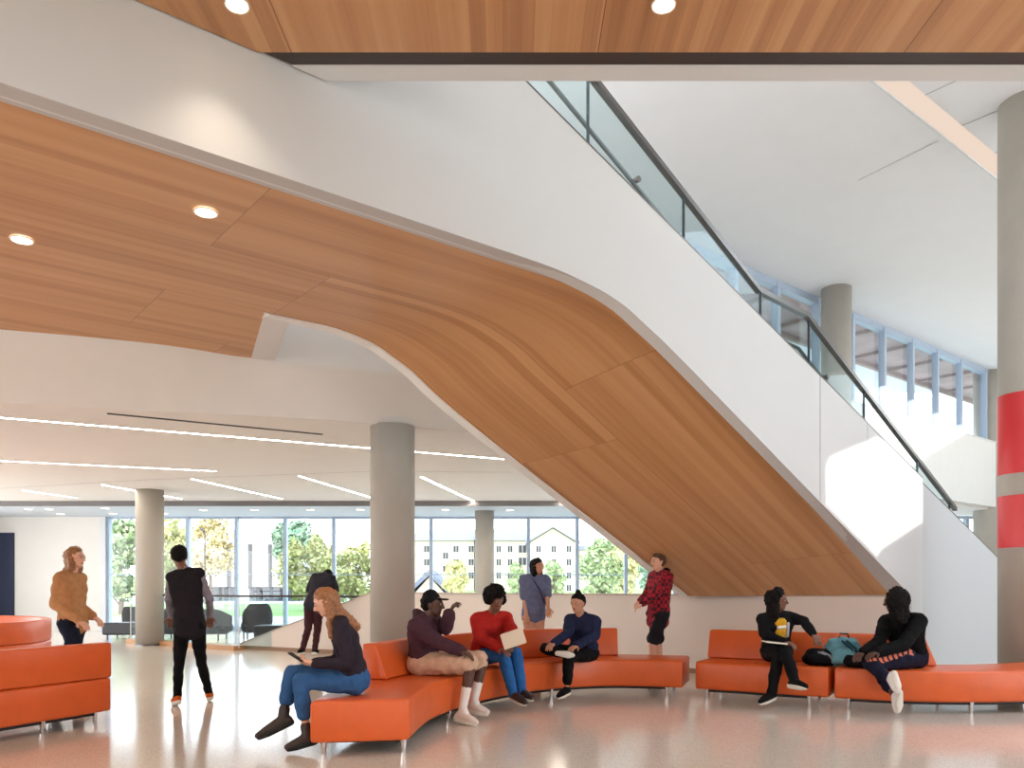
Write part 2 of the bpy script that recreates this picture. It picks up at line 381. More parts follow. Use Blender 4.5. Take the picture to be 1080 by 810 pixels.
# wooden upper slab over the camera, metal reveal and white edge
def fx(Y, wv=-.2):  # x of the stair plane at depth Y
    a = V((5.68, 11.5, 0)) + ND * wv; return a.x + (Y - a.y) / UD.y * UD.x
ZU = 4.85
YF = 2.3
bm = BM(); slab(bm, [(XR, YF), (XR, 5.26), (fx(5.26) + .02, 5.26), (fx(YF) + .02, YF)], ZU, ZU + .05)
o = struct('ceiling_wood', bm, M['woodup']); set_uv(o, lambda c: (c.y - 5.26 + 1.1 * 40 - .0 + .63, c.x + 40 - .56))
bm = BM(); slab(bm, [(XR, YF), (XR, 5.56), (fx(5.56) + .03, 5.56), (fx(YF) + .03, YF)], ZU + .05, ZU + .45); struct('ceiling_slab', bm, M['white2'])
bm = BM(); slab(bm, [(XR, 5.26), (XR, 5.40), (fx(5.40) + .03, 5.40), (fx(5.26) + .03, 5.26)], ZU + .01, ZU + .06); struct('trim_6', bm, M['bronze'])
bm = BM(); slab(bm, [(XR, 5.40), (XR, 5.56), (fx(5.56) + .03, 5.56), (fx(5.40) + .03, 5.40)], ZU, ZU + .06); struct('trim_7', bm, M['white2'])

# ================================================================== STAIRCASE
stair = thing('staircase', 'white staircase with timber underside sweeping down across the hall', 'staircase', ST(4.0, 1.2, 0))
ftop = lambda s: min(6.4, 2.84 - .372 * s)
fbot_tab = [(-22, 4.1), (-9, 4.1), (-8.2, 4.1), (-7.7, 4.1), (-7.3, 4.1), (-6.95, 4.09), (-6.65, 4.06), (-6.37, 4.02), (-6.1, 3.95), (-5.86, 3.85), (-5.6, 3.74), (-5.3, 3.6), (-4.0, 2.97), (-2.42, 2.2), (-.57, 1.3), (-.40, 1.215)]
def fascia(s0, s1, w0, w1, bot, nseg=60, joints=()):
    bm = BM(); secs = []
    ss = sorted(set([s0 + (s1 - s0) * i / nseg for i in range(nseg + 1)]))
    for s in ss: secs.append([ST(s, w0, bot(s)), ST(s, w1, bot(s)), ST(s, w1, ftop(s)), ST(s, w0, ftop(s))])
    loftbar(bm, secs); return bm
_fc = fbot_tab[:2] + [(p.x, p.y) for p in catmull([(x, z, 0) for x, z in fbot_tab[1:]], 12)]
fb = lambda s: lerp_tab(_fc, s)
ft = catmull([(-7.6, 4.106, 0), (-7.1, 4.106, 0), (-6.6, 4.10, 0), (-6.25, 4.075, 0), (-5.95, 4.03, 0), (-5.65, 3.95, 0), (-5.35, 3.82, 0), (-4.8, 3.54, 0), (-3.13, 2.625, 0), (-1.8, 1.90, 0), (-.56, 1.22, 0)], 6)
fw = lambda s: lerp_tab([(p.x, p.y) for p in ft], s)
jt = [-22, s_at(865, -.2), s_at(915, -.2), s_at(973, -.2)]
obj('fascia_panel', fascia(-22, jt[1] - .006, -.2, -.04, fb, 160), M['fascia'], stair)
obj('fascia_panel', fascia(jt[1] + .006, jt[2] - .006, -.2, -.04, fb), M['fascia'], stair)
obj('fascia_panel', fascia(jt[2] + .006, -.40, -.2, -.04, fb), M['fascia'], stair)
obj('fascia_panel', fascia(-.40, jt[3], -.2, -.04, lambda s: 0, 8), M['fascia'], stair)
obj('fascia_panel', fascia(jt[3] + .002, 5.2, -.14, -.02, lambda s: 0, 20), mat('shaded_side_panel', hexc(190, 190, 190), .5), stair)  # fascia paint darkened here to stand for shade on the set-back end
# metal edge on the top of the fascia
bm = BM(); pts = [ST(s, -.2, ftop(s) + .004) for s in (-9.5, jt[3])]
for (s0, s1, wv) in ((-9.55, jt[3], -.2), (jt[3], 5.2, -.14)):
    loftbar(bm, [[ST(s, wv - .004, ftop(s)), ST(s, wv + .05, ftop(s)), ST(s, wv + .05, ftop(s) + .014), ST(s, wv - .004, ftop(s) + .014)] for s in (s0, s1)])
obj('edge_trim', bm, M['steel'], stair)
# grey lip: underside of the fascia between its face and the timber
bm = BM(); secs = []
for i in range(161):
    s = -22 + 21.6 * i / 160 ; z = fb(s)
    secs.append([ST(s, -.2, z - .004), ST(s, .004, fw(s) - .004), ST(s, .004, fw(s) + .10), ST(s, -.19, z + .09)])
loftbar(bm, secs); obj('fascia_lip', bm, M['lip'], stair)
# timber underside: flat landing and the curving slope
N1 = ST(-8.49, 2.5, ZL); N2 = PZ(265, 378, ZL)
LP = [ST(-22, 0, ZL), ST(-7.6, 0, ZL), ST(-8.1, 2.5, ZL), N1, N2, PZ(0, 348, ZL), V((-15.6, 5.95, ZL))]
LP = [p for p in LP]
LP[0] = V((-15.6, 11.5 + (-15.6 - 5.68) * UD.y / UD.x, ZL))
bm = BM(); slab(bm, [(p.x, p.y) for p in LP], ZL + .006, ZL + .06)
o = obj('landing_soffit', bm, M['wood'], stair)
suv = lambda c: ((V(c) - V((5.68, 11.5, 0))).dot(UD) + 8.4 + 42, (V(c) - V((5.68, 11.5, 0))).dot(ND) + 40.02)
set_uv(o, lambda c: suv(c))
ft = catmull([(-7.6, 4.106, 0), (-7.1, 4.106, 0), (-6.6, 4.10, 0), (-6.25, 4.075, 0), (-5.95, 4.03, 0), (-5.65, 3.95, 0), (-5.35, 3.82, 0), (-4.8, 3.54, 0), (-3.13, 2.625, 0), (-1.8, 1.90, 0), (-.56, 1.22, 0)], 6)
bt = catmull([(-8.1, 4.106, 0), (-7.75, 4.106, 0), (-7.45, 4.07, 0), (-7.2, 4.01, 0), (-7.0, 3.92, 0), (-6.75, 3.80, 0), (-6.4, 3.57, 0), (-5.8, 3.24, 0), (-4.5, 2.57, 0), (-3.1, 1.86, 0), (-1.83, 1.20, 0)], 6)
bm = BM(); uvl = bm.loops.layers.uv.new('UVMap'); rows = []; NW = 10
La = [0.0]
for i in range(1, len(ft)):
    La.append(La[-1] + math.hypot(ft[i][0] - ft[i - 1][0], ft[i][1] - ft[i - 1][1]))
for i, (a, b) in enumerate(zip(ft, bt)):
    r = []
    for j in range(NW + 1):
        f = j / NW
        v = bm.verts.new(ST(a[0] * (1 - f) + b[0] * f, 2.5 * f, a[1] * (1 - f) + b[1] * f)); r.append((v, (La[i] - 7.6 - .5 * f + 8.4 + 42, 2.5 * f + 40.02)))
    rows.append(r)
for r0, r1 in zip(rows, rows[1:]):
    for j in range(NW):
        q = (r0[j], r0[j + 1], r1[j + 1], r1[j]); f = bm.faces.new([x[0] for x in q])
        for l, x in zip(f.loops, q): l[uvl].uv = x[1]
def lifted(r): return [bm.verts.new(x[0].co + V((0, 0, .05))) for x in r]
L2 = [lifted(r) for r in rows]
for r0, r1 in zip(L2, L2[1:]):
    for j in range(NW): bm.faces.new((r0[j], r0[j + 1], r1[j + 1], r1[j]))
o = obj('slope_soffit', bm, M['wood'], stair, smooth=True)
# rear fascia with thin white edge
bz = lambda s: lerp_tab([(b[0], b[1]) for b in bt], s)
bm = BM(); secs = []
for i in range(81):
    s = -8.45 + (8.45 - 1.5) * i / 80
    secs.append([ST(s, 2.5, bz(s) - .02), ST(s, 2.68, bz(s) - .0), ST(s, 2.68, ftop(s)), ST(s, 2.5, ftop(s))])
loftbar(bm, secs); obj('rear_fascia', bm, M['white'], stair)
bm = BM(); secs = [[ST(s, 2.5, 0), ST(s, 2.62, 0), ST(s, 2.62, ftop(s)), ST(s, 2.5, ftop(s))] for s in (-1.45, 5.2)]
loftbar(bm, secs); obj('rear_fascia', bm, M['white'], stair)
# white return beside the notch
bm = BM(); q = [N1, N1 + UD * .28, N2 + UD * .28 + ND * .0, N2]
loftbar(bm, [[p for p in (q[0], q[1], q[1] + V((0, 0, 1.8)), q[0] + V((0, 0, 1.8)))], [p for p in (q[3], q[2], q[2] + V((0, 0, 1.8)), q[3] + V((0, 0, 1.8)))]])
obj('notch_return', bm, M['white2'], stair)
# treads and landing between the fascias
bm = BM()
def prof(s):
    if s < -7.1: return 5.2
    if s < -3.86: return 3.55 + (-3.86 - s) * .509
    if s < -2.89: return 3.55
    return max(0, 3.55 - (s + 2.89) * .515)
nst = 10
for i in range(nst):
    s0 = -7.1 + i * .324; z = 5.2 - (i + 1) * .165; box_ = [ST(s, wv, zz) for s in (s0, s0 + .324) for wv in (-.02, 2.5) for zz in (z - .3, z)]
    vs = [bm.verts.new(v) for v in box_]
    for f in ((0, 1, 3, 2), (4, 6, 7, 5), (0, 4, 5, 1), (2, 3, 7, 6), (0, 2, 6, 4), (1, 5, 7, 3)): bm.faces.new([vs[k] for k in f])
obj('upper_flight', bm, M['lowwall'], stair)
bm = BM()
n2 = 21
for i in range(n2):
    s0 = -2.89 + i * .328; z = 3.55 - (i + 1) * 3.55 / (n2 + 1); zb = z - .3 if s0 < -.6 else 0
    vs = [bm.verts.new(v) for v in [ST(s, wv, zz) for s in (s0, s0 + .328) for wv in (-.02, 2.5) for zz in (max(0, zb), z)]]
    for f in ((0, 1, 3, 2), (4, 6, 7, 5), (0, 4, 5, 1), (2, 3, 7, 6), (0, 2, 6, 4), (1, 5, 7, 3)): bm.faces.new([vs[k] for k in f])
obj('lower_flight', bm, M['lowwall'], stair)
bm = BM(); loftbar(bm, [[ST(s, -.02, 3.3), ST(s, 2.5, 3.3), ST(s, 2.5, 3.55), ST(s, -.02, 3.55)] for s in (-3.86, -2.89)]); obj('mid_landing', bm, M['lowwall'], stair)
bm = BM(); loftbar(bm, [[ST(s, -.04, 4.95), ST(s, 2.5, 4.95), ST(s, 2.5, 5.2), ST(s, -.04, 5.2)] for s in (-22, -7.1)]); obj('upper_landing', bm, M['lowwall'], stair)
# glass guard, cap rail, inner handrail
rail_tab = [(-7.9, 6.72), (-3.86, 4.64), (-2.89, 4.57), (1.25, 2.50)]
rz = lambda s: lerp_tab(rail_tab, s)
cuts = [-7.7, s_at(620, -.1), s_at(721, -.1), s_at(802, -.1), s_at(853, -.1), s_at(911, -.1), .0, 1.05]
for a, b in zip(cuts, cuts[1:]):
    bm = BM(); secs = []
    for s in (a + .008, b - .008):
        z0 = min(ftop(s), rz(s) - .03); secs.append([ST(s, -.106, z0), ST(s, -.094, z0), ST(s, -.094, rz(s)), ST(s, -.106, rz(s))])
    loftbar(bm, secs); obj('glass_panel', bm, M['guard'], stair)
    bm = BM(); loftbar(bm, [[ST(s, -.112, min(ftop(s), rz(s) - .03)), ST(s, -.088, min(ftop(s), rz(s) - .03)), ST(s, -.088, rz(s)), ST(s, -.112, rz(s))] for s in (b - .008, b + .008)])
    obj('glass_joint', bm, M['seal'], stair)
bm = BM()
for (s0, z0), (s1, z1) in zip(rail_tab, rail_tab[1:]):
    loftbar(bm, [[ST(s, -.132, z - .012), ST(s, -.068, z - .012), ST(s, -.068, z + .045), ST(s, -.132, z + .045)] for s, z in ((s0, z0), (s1, z1))])
obj('cap_rail', bm, M['steel'], stair)
bm = BM(); polytube(bm, [ST(s, .0, z - .36) for s, z in rail_tab], .022)
obj('handrail', bm, M['steel'], stair)
for px in (672, 785, 872, 930, 960):
    s = s_at(px, -.1); z = rz(s) - .36
    bm = BM(); tube(bm, ST(s, -.10, z - .05), ST(s, .0, z - .02), .012); tube(bm, ST(s, -.125, z - .05), ST(s, -.08, z - .05), .03)
    obj('rail_bracket', bm, M['steel'], stair)

# ================================================================== LOW WALL with its sloping end, cap
wa = ST(-.52, -.2, 0); wb = V((-5.87, 17.2, 0)); wd_ = (wb - wa).normalized(); wn2 = V((wd_.y, -wd_.x, 0))
if wn2.y > 0: wn2 = -wn2
Lw = (wb - wa).length
def lw(k, d, z): return wa + wd_ * k - wn2 * d + V((0, 0, z))
kx = lambda px: ((px - 540) / FP * wa.y - wa.x) / (wd_.x - (px - 540) / FP * wd_.y)
k391 = kx(391)
prof_ = [(0, 1.2), (k391, 1.2), (Lw - .1, .10)]
bm = BM(); loftbar(bm, [[lw(k, 0, 0), lw(k, .14, 0), lw(k, .14, z), lw(k, 0, z)] for k, z in prof_]); struct('wall_low', bm, M['lowwall'])
bm = BM(); loftbar(bm, [[lw(k, -.02, z), lw(k, .16, z), lw(k, .16, z + .025), lw(k, -.02, z + .025)] for k, z in prof_]); struct('trim_8', bm, mat('wall_cap', hexc(190, 176, 164), .4))
bm = BM(); loftbar(bm, [[lw(k, -.012, 0), lw(k, 0, 0), lw(k, 0, .08), lw(k, -.012, .08)] for k in (0, Lw - .2)]); struct('baseboard_low', bm, mat('baseboard', hexc(150, 118, 92), .5))

# glass railing on the left with oak curb
ra = P(138, 679, 18.9); rb = P(252, 686, 16.75); ra.z = rb.z = 0
rail = thing('glass_railing', 'clear glass railing with thin metal top rail on a wooden curb', 'railing', (ra + rb) / 2)
d = (rb - ra); Lr = d.length; d.normalize(); nn = V((-d.y, d.x, 0))
bm = BM(); loftbar(bm, [[p - nn * .13, p + nn * .13, p + nn * .13 + V((0, 0, .10)), p - nn * .13 + V((0, 0, .10))] for p in (ra, rb)]); obj('curb', bm, M['oak'], rail)
zr = 1.13
rend = lw(k391 - .3, .3, 0)
pts = [ra, ra + d * (Lr * .5), rb, lw(kx(310), .3, 0), rend]
bm = BM(); polytube(bm, [p + V((0, 0, zr)) for p in [ra + V((.3, 1.8, 0))] + pts], .022); obj('top_rail', bm, M['bronze'], rail)
for a, b in zip(pts, pts[1:]):
    e = (b - a).normalized(); m2 = V((-e.y, e.x, 0)) * .006; a2, b2 = a + e * .012, b - e * .012
    bm = BM(); loftbar(bm, [[p - m2 + V((0, 0, .05)), p + m2 + V((0, 0, .05)), p + m2 + V((0, 0, zr)), p - m2 + V((0, 0, zr))] for p in (a2, b2)]); obj('glass_panel', bm, M['railglass'], rail)
    bm = BM(); tube(bm, a + V((0, 0, .05)), a + V((0, 0, zr)), .014, n=6); obj('glass_joint', bm, M['frame_white'], rail)

# ================================================================== COLUMNS
def column(px, D, dia, ztop, label, bands=(), z0=0):
    c = V((PX(px, D), D, 0)); t_ = thing('column', label, 'column', c)
    bm = BM(); tube(bm, c + V((0, 0, z0)), c + V((0, 0, ztop)), dia / 2, n=64, cap=True); obj('shaft', bm, M['col'], t_, smooth=False)
    for p in t_.children[0].data.polygons: p.use_smooth = len(p.vertices) == 4
    for a, b in bands:
        bm = BM(); tube(bm, c + V((0, 0, a)), c + V((0, 0, b)), dia / 2 + .004, n=64, cap=False); obj('red_band', bm, M['red'], t_, smooth=True)
    bm = BM(); tube(bm, c, c + V((0, 0, .04)), dia / 2 + .012, n=48); obj('base_ring', bm, M['steel'], t_)
column(414, 10.9, .60, 3.51, 'round beige column standing behind the orange sofa, left of the low wall')
column(158, 18.2, .60, 3.51, 'round column beside the lounge behind the glass railing at far left')
column(511, 22.0, .52, 3.38, 'slim round column close to the far windows, under the centre of the stair')
column(1086.5, 10.0, .70, ZC, 'large round column with two red painted bands at the right edge', [(EYE + (HZ - 498) * 9.75 / FP, EYE + (HZ - 412) * 9.75 / FP), (EYE + (HZ - 577) * 9.75 / FP, EYE + (HZ - 521) * 9.75 / FP)])
column(882, 16.3, .58, ZC, 'round column beside the upper windows just beyond the stair handrail')
column(1041, 22.72, .70, ZC, 'round column at the far end of the upper windows')
# ================================================================== LIGHTS
def downlight(px, py, z, r, label, group, power=0, ring=True):
    c = PZ(px, py, z); t_ = thing('downlight', label, 'ceiling light', c)
    if group: t_['group'] = group
    bm = BM(); tube(bm, c + V((0, 0, -.006)), c + V((0, 0, .03)), r, n=32); obj('lens', bm, M['lamp'], t_)
    bm = BM()
    A = [[bm.verts.new(c + V((math.cos(a) * rr, math.sin(a) * rr, zz))) for a in [2 * math.pi * i / 32 for i in range(32)]] for rr, zz in ((r, -.004), (r * 1.16, -.009), (r * 1.2, 0))]
    for a, b in zip(A, A[1:]):
        for i in range(32): bm.faces.new((a[i], a[(i + 1) % 32], b[(i + 1) % 32], b[i]))
    obj('trim_ring', bm, M['trimring'], t_, fix=False)
    if power:
        l = bpy.data.lights.new('spot', 'SPOT'); l.energy = power; l.spot_size = math.radians(100); l.spot_blend = 1; l.color = (1, .84, .66); l.shadow_soft_size = .07
        lo = bpy.data.objects.new('spot', l); C.objects.link(lo); lo.location = c + V((0, 0, -.03)); lo.parent = t_; lo.matrix_parent_inverse = Matrix.Translation(-c)
downlight(250, 5, ZU, .062, 'round downlight in the upper wood ceiling near top left', None, 55)
downlight(700, 5, ZU, .062, 'round downlight in the upper wood ceiling near top centre', None, 55)
downlight(217, 224, ZL, .072, 'round downlight in the timber landing underside, right one of the two', None, 55)
downlight(23, 253, ZL, .072, 'round downlight in the timber landing underside, left one of the two', None, 55)
for i, s in enumerate((-9.5, -11.5)):  # added lamps, hidden by the parapet, that brighten the high ceiling
    c = ST(s, 1.2, 5.2); t_ = thing('added_uplight', ('uplight' if 1 else '') + ' box added as unseen fill on the upper landing behind the parapet, ' + ('nearer to the stair' if i == 0 else 'further left'), 'lamp', c)
    bm = BM(); tube(bm, c, c + V((0, 0, .12)), .16, .18, n=24); obj('housing', bm, M['black'], t_)
    l = bpy.data.lights.new('uplight', 'AREA'); l.energy = 420; l.size = .3; l.color = (.95, .97, 1)
    lo = bpy.data.objects.new('uplight_fill_lamp', l); C.objects.link(lo); lo.location = c + V((0, 0, .14)); lo.rotation_euler = (math.pi, 0, 0); lo.parent = t_; lo.matrix_parent_inverse = Matrix.Translation(-c)
for i, (x, y) in enumerate(((30, 537), (52, 537), (64, 542), (111, 536), (119, 541.5), (173, 541.5), (214.5, 538), (268.5, 537.7), (327.5, 537.5), (380, 537.5), (470, 537.5), (538, 538))):
    downlight(x, y, Z2, .10, 'small round downlight above the far windows, %s from the left' % ('first', 'second', 'third', 'fourth', 'fifth', 'sixth', 'seventh', 'eighth', 'ninth', 'tenth', 'eleventh', 'twelfth')[i], 'downlights above the far windows', 25)
strips = [((-60, 435), (545, 485), .03, 'long straight recessed light strip crossing the low ceiling'),
          ((-60, 483), (228, 496.5), .028, 'second recessed light strip below the longest one at the left'),
          ((25, 517), (81, 525), .03, 'short light strip nearest the left edge of the low ceiling'),
          ((108, 511), (192, 526), .03, 'short slanted light strip above the left column'),
          ((203, 505), (298, 526), .03, 'short slanted light strip left of centre in the low ceiling'),
          ((316, 502), (400, 527), .03, 'slanted light strip that runs behind the nearest beige column'),
          ((445, 503), (505, 531), .035, 'slanted light strip just right of the nearest beige column'),
          ((570, 505), (598, 533), .04, 'steep light strip closest to the timber stair underside')]
for a, b, hw, lab in strips:
    p, q = PZ(*a, Z1), PZ(*b, Z1); d = (q - p).normalized(); nn = V((d.y, -d.x, 0))
    t_ = thing('strip_light', lab, 'ceiling light', (p + q) / 2)
    z = V((0, 0, -.005)); zz = V((0, 0, -.02))
    bm = BM(); loftbar(bm, [[v - nn * hw + z, v + nn * hw + z, v + nn * hw, v - nn * hw] for v in (p - V((0,0,.002)), q - V((0,0,.002)))]); obj('diffuser', bm, M['strip'], t_)
    bm = BM()
    for sg in (-1, 1): loftbar(bm, [[v + nn * sg * hw - z * 0 + V((0, 0, -.008)), v + nn * sg * (hw + .01) + V((0, 0, -.008)), v + nn * sg * (hw + .01), v + nn * sg * hw] for v in (p, q)])
    obj('housing', bm, M['frame_white'], t_)
p, q = PZ(925, 86, ZC), PZ(1085, 213, ZC); p2, q2 = p - (q - p) * .3, q
d = (q - p).normalized(); nn = V((d.y, -d.x, 0))
t_ = thing('strip_light', 'long warm strip light in the high white ceiling at upper right', 'ceiling light', (p2 + q2) / 2)
bm = BM(); loftbar(bm, [[v - nn * .0 + V((0, 0, -.01)), v + nn * .24 + V((0, 0, -.01)), v + nn * .24, v - nn * .0] for v in (p2, q2)]); obj('diffuser', bm, emis('warm_cove', (1, .80, .66, 1), 1.05), t_)
bm = BM(); loftbar(bm, [[v - nn * .03 + V((0, 0, -.03)), v + V((0, 0, -.03)), v, v - nn * .03] for v in (p2, q2)]); obj('housing', bm, M['frame_white'], t_)
# slot diffuser
p, q = PZ(113, 436, Z1), PZ(340, 458, Z1); d = (q - p).normalized(); nn = V((d.y, -d.x, 0))
bm = BM(); loftbar(bm, [[v - nn * .035 + V((0, 0, -.006)), v + nn * .035 + V((0, 0, -.006)), v + nn * .035, v - nn * .035] for v in (p, q)])
tag(obj('air_vent', bm, M['slot']), 'long thin black slot air vent in the low white ceiling', 'vent')

# unseen square lamps, added as fill light in the tall hall behind the camera
for i, (x, y) in enumerate([(x, y) for x in (-9, -3, 3, 9) for y in (-5.5, -1.5)]):
    c = V((x, y, ZC)); t_ = thing('fill_panel_light', 'added square fill lamp, unseen behind the camera, ' + ('far left', 'left', 'right', 'far right')[i // 2] + (' rear row', ' front row')[i % 2], 'ceiling light', c, 'added square fill lamps in the tall ceiling')
    bm = BM(); box(bm, (x - .6, y - .6, ZC - .05), (x + .6, y + .6, ZC - .004)); obj('frame', bm, M['frame_white'], t_)
    l = bpy.data.lights.new('fill_panel', 'AREA'); l.energy = FILLW; l.size = 1.1; l.color = (1, .87, .72)
    lo = bpy.data.objects.new('fill_panel', l); C.objects.link(lo); lo.location = c + V((0, 0, -.06)); lo.parent = t_; lo.matrix_parent_inverse = Matrix.Translation(-c)
# ================================================================== SOFAS
def smooth_path(pts, step=.12):
    q = catmull([(x, y, 0) for x, y in pts], 24); out = [q[0]]; acc = 0
    for a, b in zip(q, q[1:]):
        acc += (b - a).length
        if acc >= step: out.append(b); acc = 0
    if (out[-1] - q[-1]).length > .02: out[-1] = q[-1]
    return out
def normals(path, n0=None):
    ns = []
    for i, p in enumerate(path):
        d = (path[min(i + 1, len(path) - 1)] - path[max(i - 1, 0)]).normalized(); ns.append(V((-d.y, d.x, 0)))
    return ns
def rr(prof, r):
    """round the corners of a 2D profile"""
    out = []
    n = len(prof)
    for i in range(n):
        a, b, c = V(prof[i - 1] + (0,)), V(prof[i] + (0,)), V(prof[(i + 1) % n] + (0,))
        u1 = (a - b).normalized(); u2 = (c - b).normalized()
        for t_ in (0, .5, 1):
            q = (b + u1 * r) * (1 - t_) ** 2 + b * 2 * t_ * (1 - t_) + (b + u2 * r) * t_ ** 2
            out.append((q.x, q.y))
    return out
def sweep(path, ns, prof, i0, i1, endinset=.03, slope=None):
    """prof: (offset along normal, z). ends eased inwards a touch"""
    secs = []
    idx = list(range(i0, i1 + 1)); cz = sum(p[1] for p in prof) / len(prof); co_ = sum(p[0] for p in prof) / len(prof)
    def sec(p, n_, f, sh, d):
        return [p + n_ * (co_ + (o - co_) * f[0]) + V((0, 0, cz + (z - cz) * f[1])) + d * (sh + (slope * (z - min(q[1] for q in prof)) if slope else 0)) for o, z in prof]
    for k, i in enumerate(idx):
        d = (path[min(i + 1, len(path) - 1)] - path[max(i - 1, 0)]).normalized()
        if k == 0:
            h_ = endinset; secs.append(sec(path[i], ns[i], (1 - h_ / .45, 1 - h_ / .22), 0, d)); secs.append(sec(path[i], ns[i], (1 - h_ * .3 / .45, 1 - h_ * .3 / .22), h_ * .3, d)); secs.append(sec(path[i], ns[i], (1, 1), h_, d))
        elif k == len(idx) - 1:
            h_ = endinset; secs.append(sec(path[i], ns[i], (1, 1), -h_, d)); secs.append(sec(path[i], ns[i], (1 - h_ * .3 / .45, 1 - h_ * .3 / .22), -h_ * .3, d)); secs.append(sec(path[i], ns[i], (1 - h_ / .45, 1 - h_ / .22), 0, d))
        else: secs.append(sec(path[i], ns[i], (1, 1), 0, d))
    bm = BM(); loftbar(bm, secs); return bm
DEP = .78
def sofa(pts, label, back=(0, 1), group=None, legs=None, flip=1, n0=None, seatz=.45, backz=.80, slope=None):
    path = smooth_path(pts); ns = [n_ * flip for n_ in normals(path)]
    if n0 is not None:
        for i in range(5): ns[i] = (V(n0) * (1 - i / 5) + ns[i] * (i / 5)).normalized()
    N_ = len(path) - 1; c = path[N_ // 2] + ns[N_ // 2] * DEP * .5
    t_ = thing('sofa', label, 'sofa', (c.x, c.y, 0), group)
    seat = rr([(0, .12), (DEP, .12), (DEP, seatz), (0, seatz)], .03)
    o = obj('seat', sweep(path, ns, seat, 0, N_, .02), M['orange'], t_, smooth=True)
    b0, b1 = int(back[0] * N_), int(round(back[1] * N_))
    bk = rr([(DEP - .25, seatz + .004), (DEP + .002, seatz + .004), (DEP + .002, backz), (DEP - .13, backz)], .02)
    o = obj('backrest', sweep(path, ns, bk, b0, b1, .015, slope), M['orange'], t_, smooth=True)
    bm = BM(); loftbar(bm, [[path[i] + ns[i] * a + V((0, 0, z)) for a, z in ((.05, .09), (DEP - .05, .09), (DEP - .05, .125), (.05, .125))] for i in range(1, N_)]); obj('base_frame', bm, M['black'], t_)
    for f in (legs or (0.02, .5, .98)):
        i = min(N_ - 1, max(1, int(round(f * N_))))
        for off in (.07, DEP - .07):
            p = path[i] + ns[i] * off; bm = BM(); tube(bm, p, p + V((0, 0, .12)), .017, .030, n=14); obj('leg', bm, M['chrome'], t_)
    return t_, path, ns
fr = [(-.83, 6.50), (-.80, 7.0), (-.74, 7.5), (-.58, 8.02), (-.34, 8.6), (-.05, 9.08), (.30, 9.48), (.70, 9.76), (1.15, 9.92), (1.6, 9.90), (2.06, 9.76)]
sofa(fr, 'orange curved sofa with four seated people, its near end open beside the phone user', back=(.24, .86), legs=(.01, .32, .70, .985), n0=(-.98, -.17, 0))
frB = [(2.20, 9.68), (2.52, 9.50), (2.85, 9.31), (3.2, 9.10), (3.50, 8.92)]
sofa(frB, 'orange sofa section in the middle of the row, under the woman with the yellow top', back=(0, 1), legs=(.04, .96))
frC = [(3.555, 8.89), (3.85, 8.74), (4.10, 8.65), (4.5, 8.57), (4.95, 8.55), (5.45, 8.60), (6.0, 8.75), (6.5, 8.95)]
sofa(frC, 'orange sofa section at right with a bare bench end running past the red-banded column', back=(0, .45), legs=(.02, .46, .97), slope=-.25)
# left group: their backs face the camera (path = outer back line, seats away)
def outer(pts, off): 
    path = smooth_path(pts, .3); ns = normals(path); return [((p + n_ * off).x, (p + n_ * off).y) for p, n_ in zip(path, ns)]
oD = [(-5.3, 4.9), (-4.85, 5.95), (-4.45, 7.0), (-4.17, 7.6), (-3.99, 8.02)]
sofa([p for p in outer(oD, DEP)][::-1], 'orange sofa seen from behind at the left edge, nearest one', back=(0, 1), legs=(.02, .2, .5, .98))
oE = [(-9.6, 10.3), (-8.3, 11.1), (-7.65, 12.0), (-7.55, 12.9), (-7.95, 13.9), (-8.8, 14.7), (-10, 15.1)]
sofa([p for p in outer(oE, DEP)][::-1], 'curved orange sofa further back at the left edge beside the woman in tan', back=(0, 1))
# grey lounge furniture by the windows
def blob(name, secs, m, parent=None, lv=2):
    bm = BM(); loftbar(bm, secs); o = obj(name, bm, m, parent, smooth=True)
    s_ = o.modifiers.new('sub', 'SUBSURF'); s_.levels = lv; s_.render_levels = lv; return o
def lounge(px0, px1, D, h, label, dep=.9, yaw=0):
    c = V((PX((px0 + px1) / 2, D), D, 0)); t_ = thing('lounge_chair', label, 'lounge seat', c); W = (px1 - px0) * D / FP
    R = Matrix.Rotation(yaw, 3, 'Z')
    def T_(x, y, z): return c + R @ V((x, y, z))
    # curved back shell opening away from camera
    secs = []
    for i in range(13):
        a = math.pi * (1.0 + i / 12) ; x, y = math.cos(a) * W / 2, math.sin(a) * dep * .5 + dep * .5
        nx, ny = math.cos(a), math.sin(a); hh = h * (1 if 2 < i < 10 else .9 if i in (2, 10) else .8)
        secs.append([T_(x * .90, y, .12), T_(x * .90 - nx * .16, y - ny * .16, .12), T_(x - nx * .16, y - ny * .16, hh), T_(x, y, hh)])
    blob('back_shell', secs, M['greysofa'], t_)
    blob('seat', [[T_(x, .12, .16), T_(x, dep * .95, .16), T_(x, dep * .95, .44), T_(x, .12, .44)] for x in (-W * .43, -W * .40, 0, W * .40, W * .43)], M['greysofa'], t_)
    for x in (-W * .34, W * .34):
        for y in (.15, dep * .8):
            bm = BM(); tube(bm, T_(x, y, 0), T_(x, y, .2), .02); obj('leg', bm, M['steel'], t_)
lounge(153, 242, 19.6, .80, 'wide grey rounded lounge sofa seen from behind, right of the left column')
lounge(122, 150, 21.8, .80, 'grey rounded lounge chair by the left end of the windows', .7)
lounge(257, 292, 20.2, .92, 'grey lounge chair with angled back behind the glass railing', .8, .5)
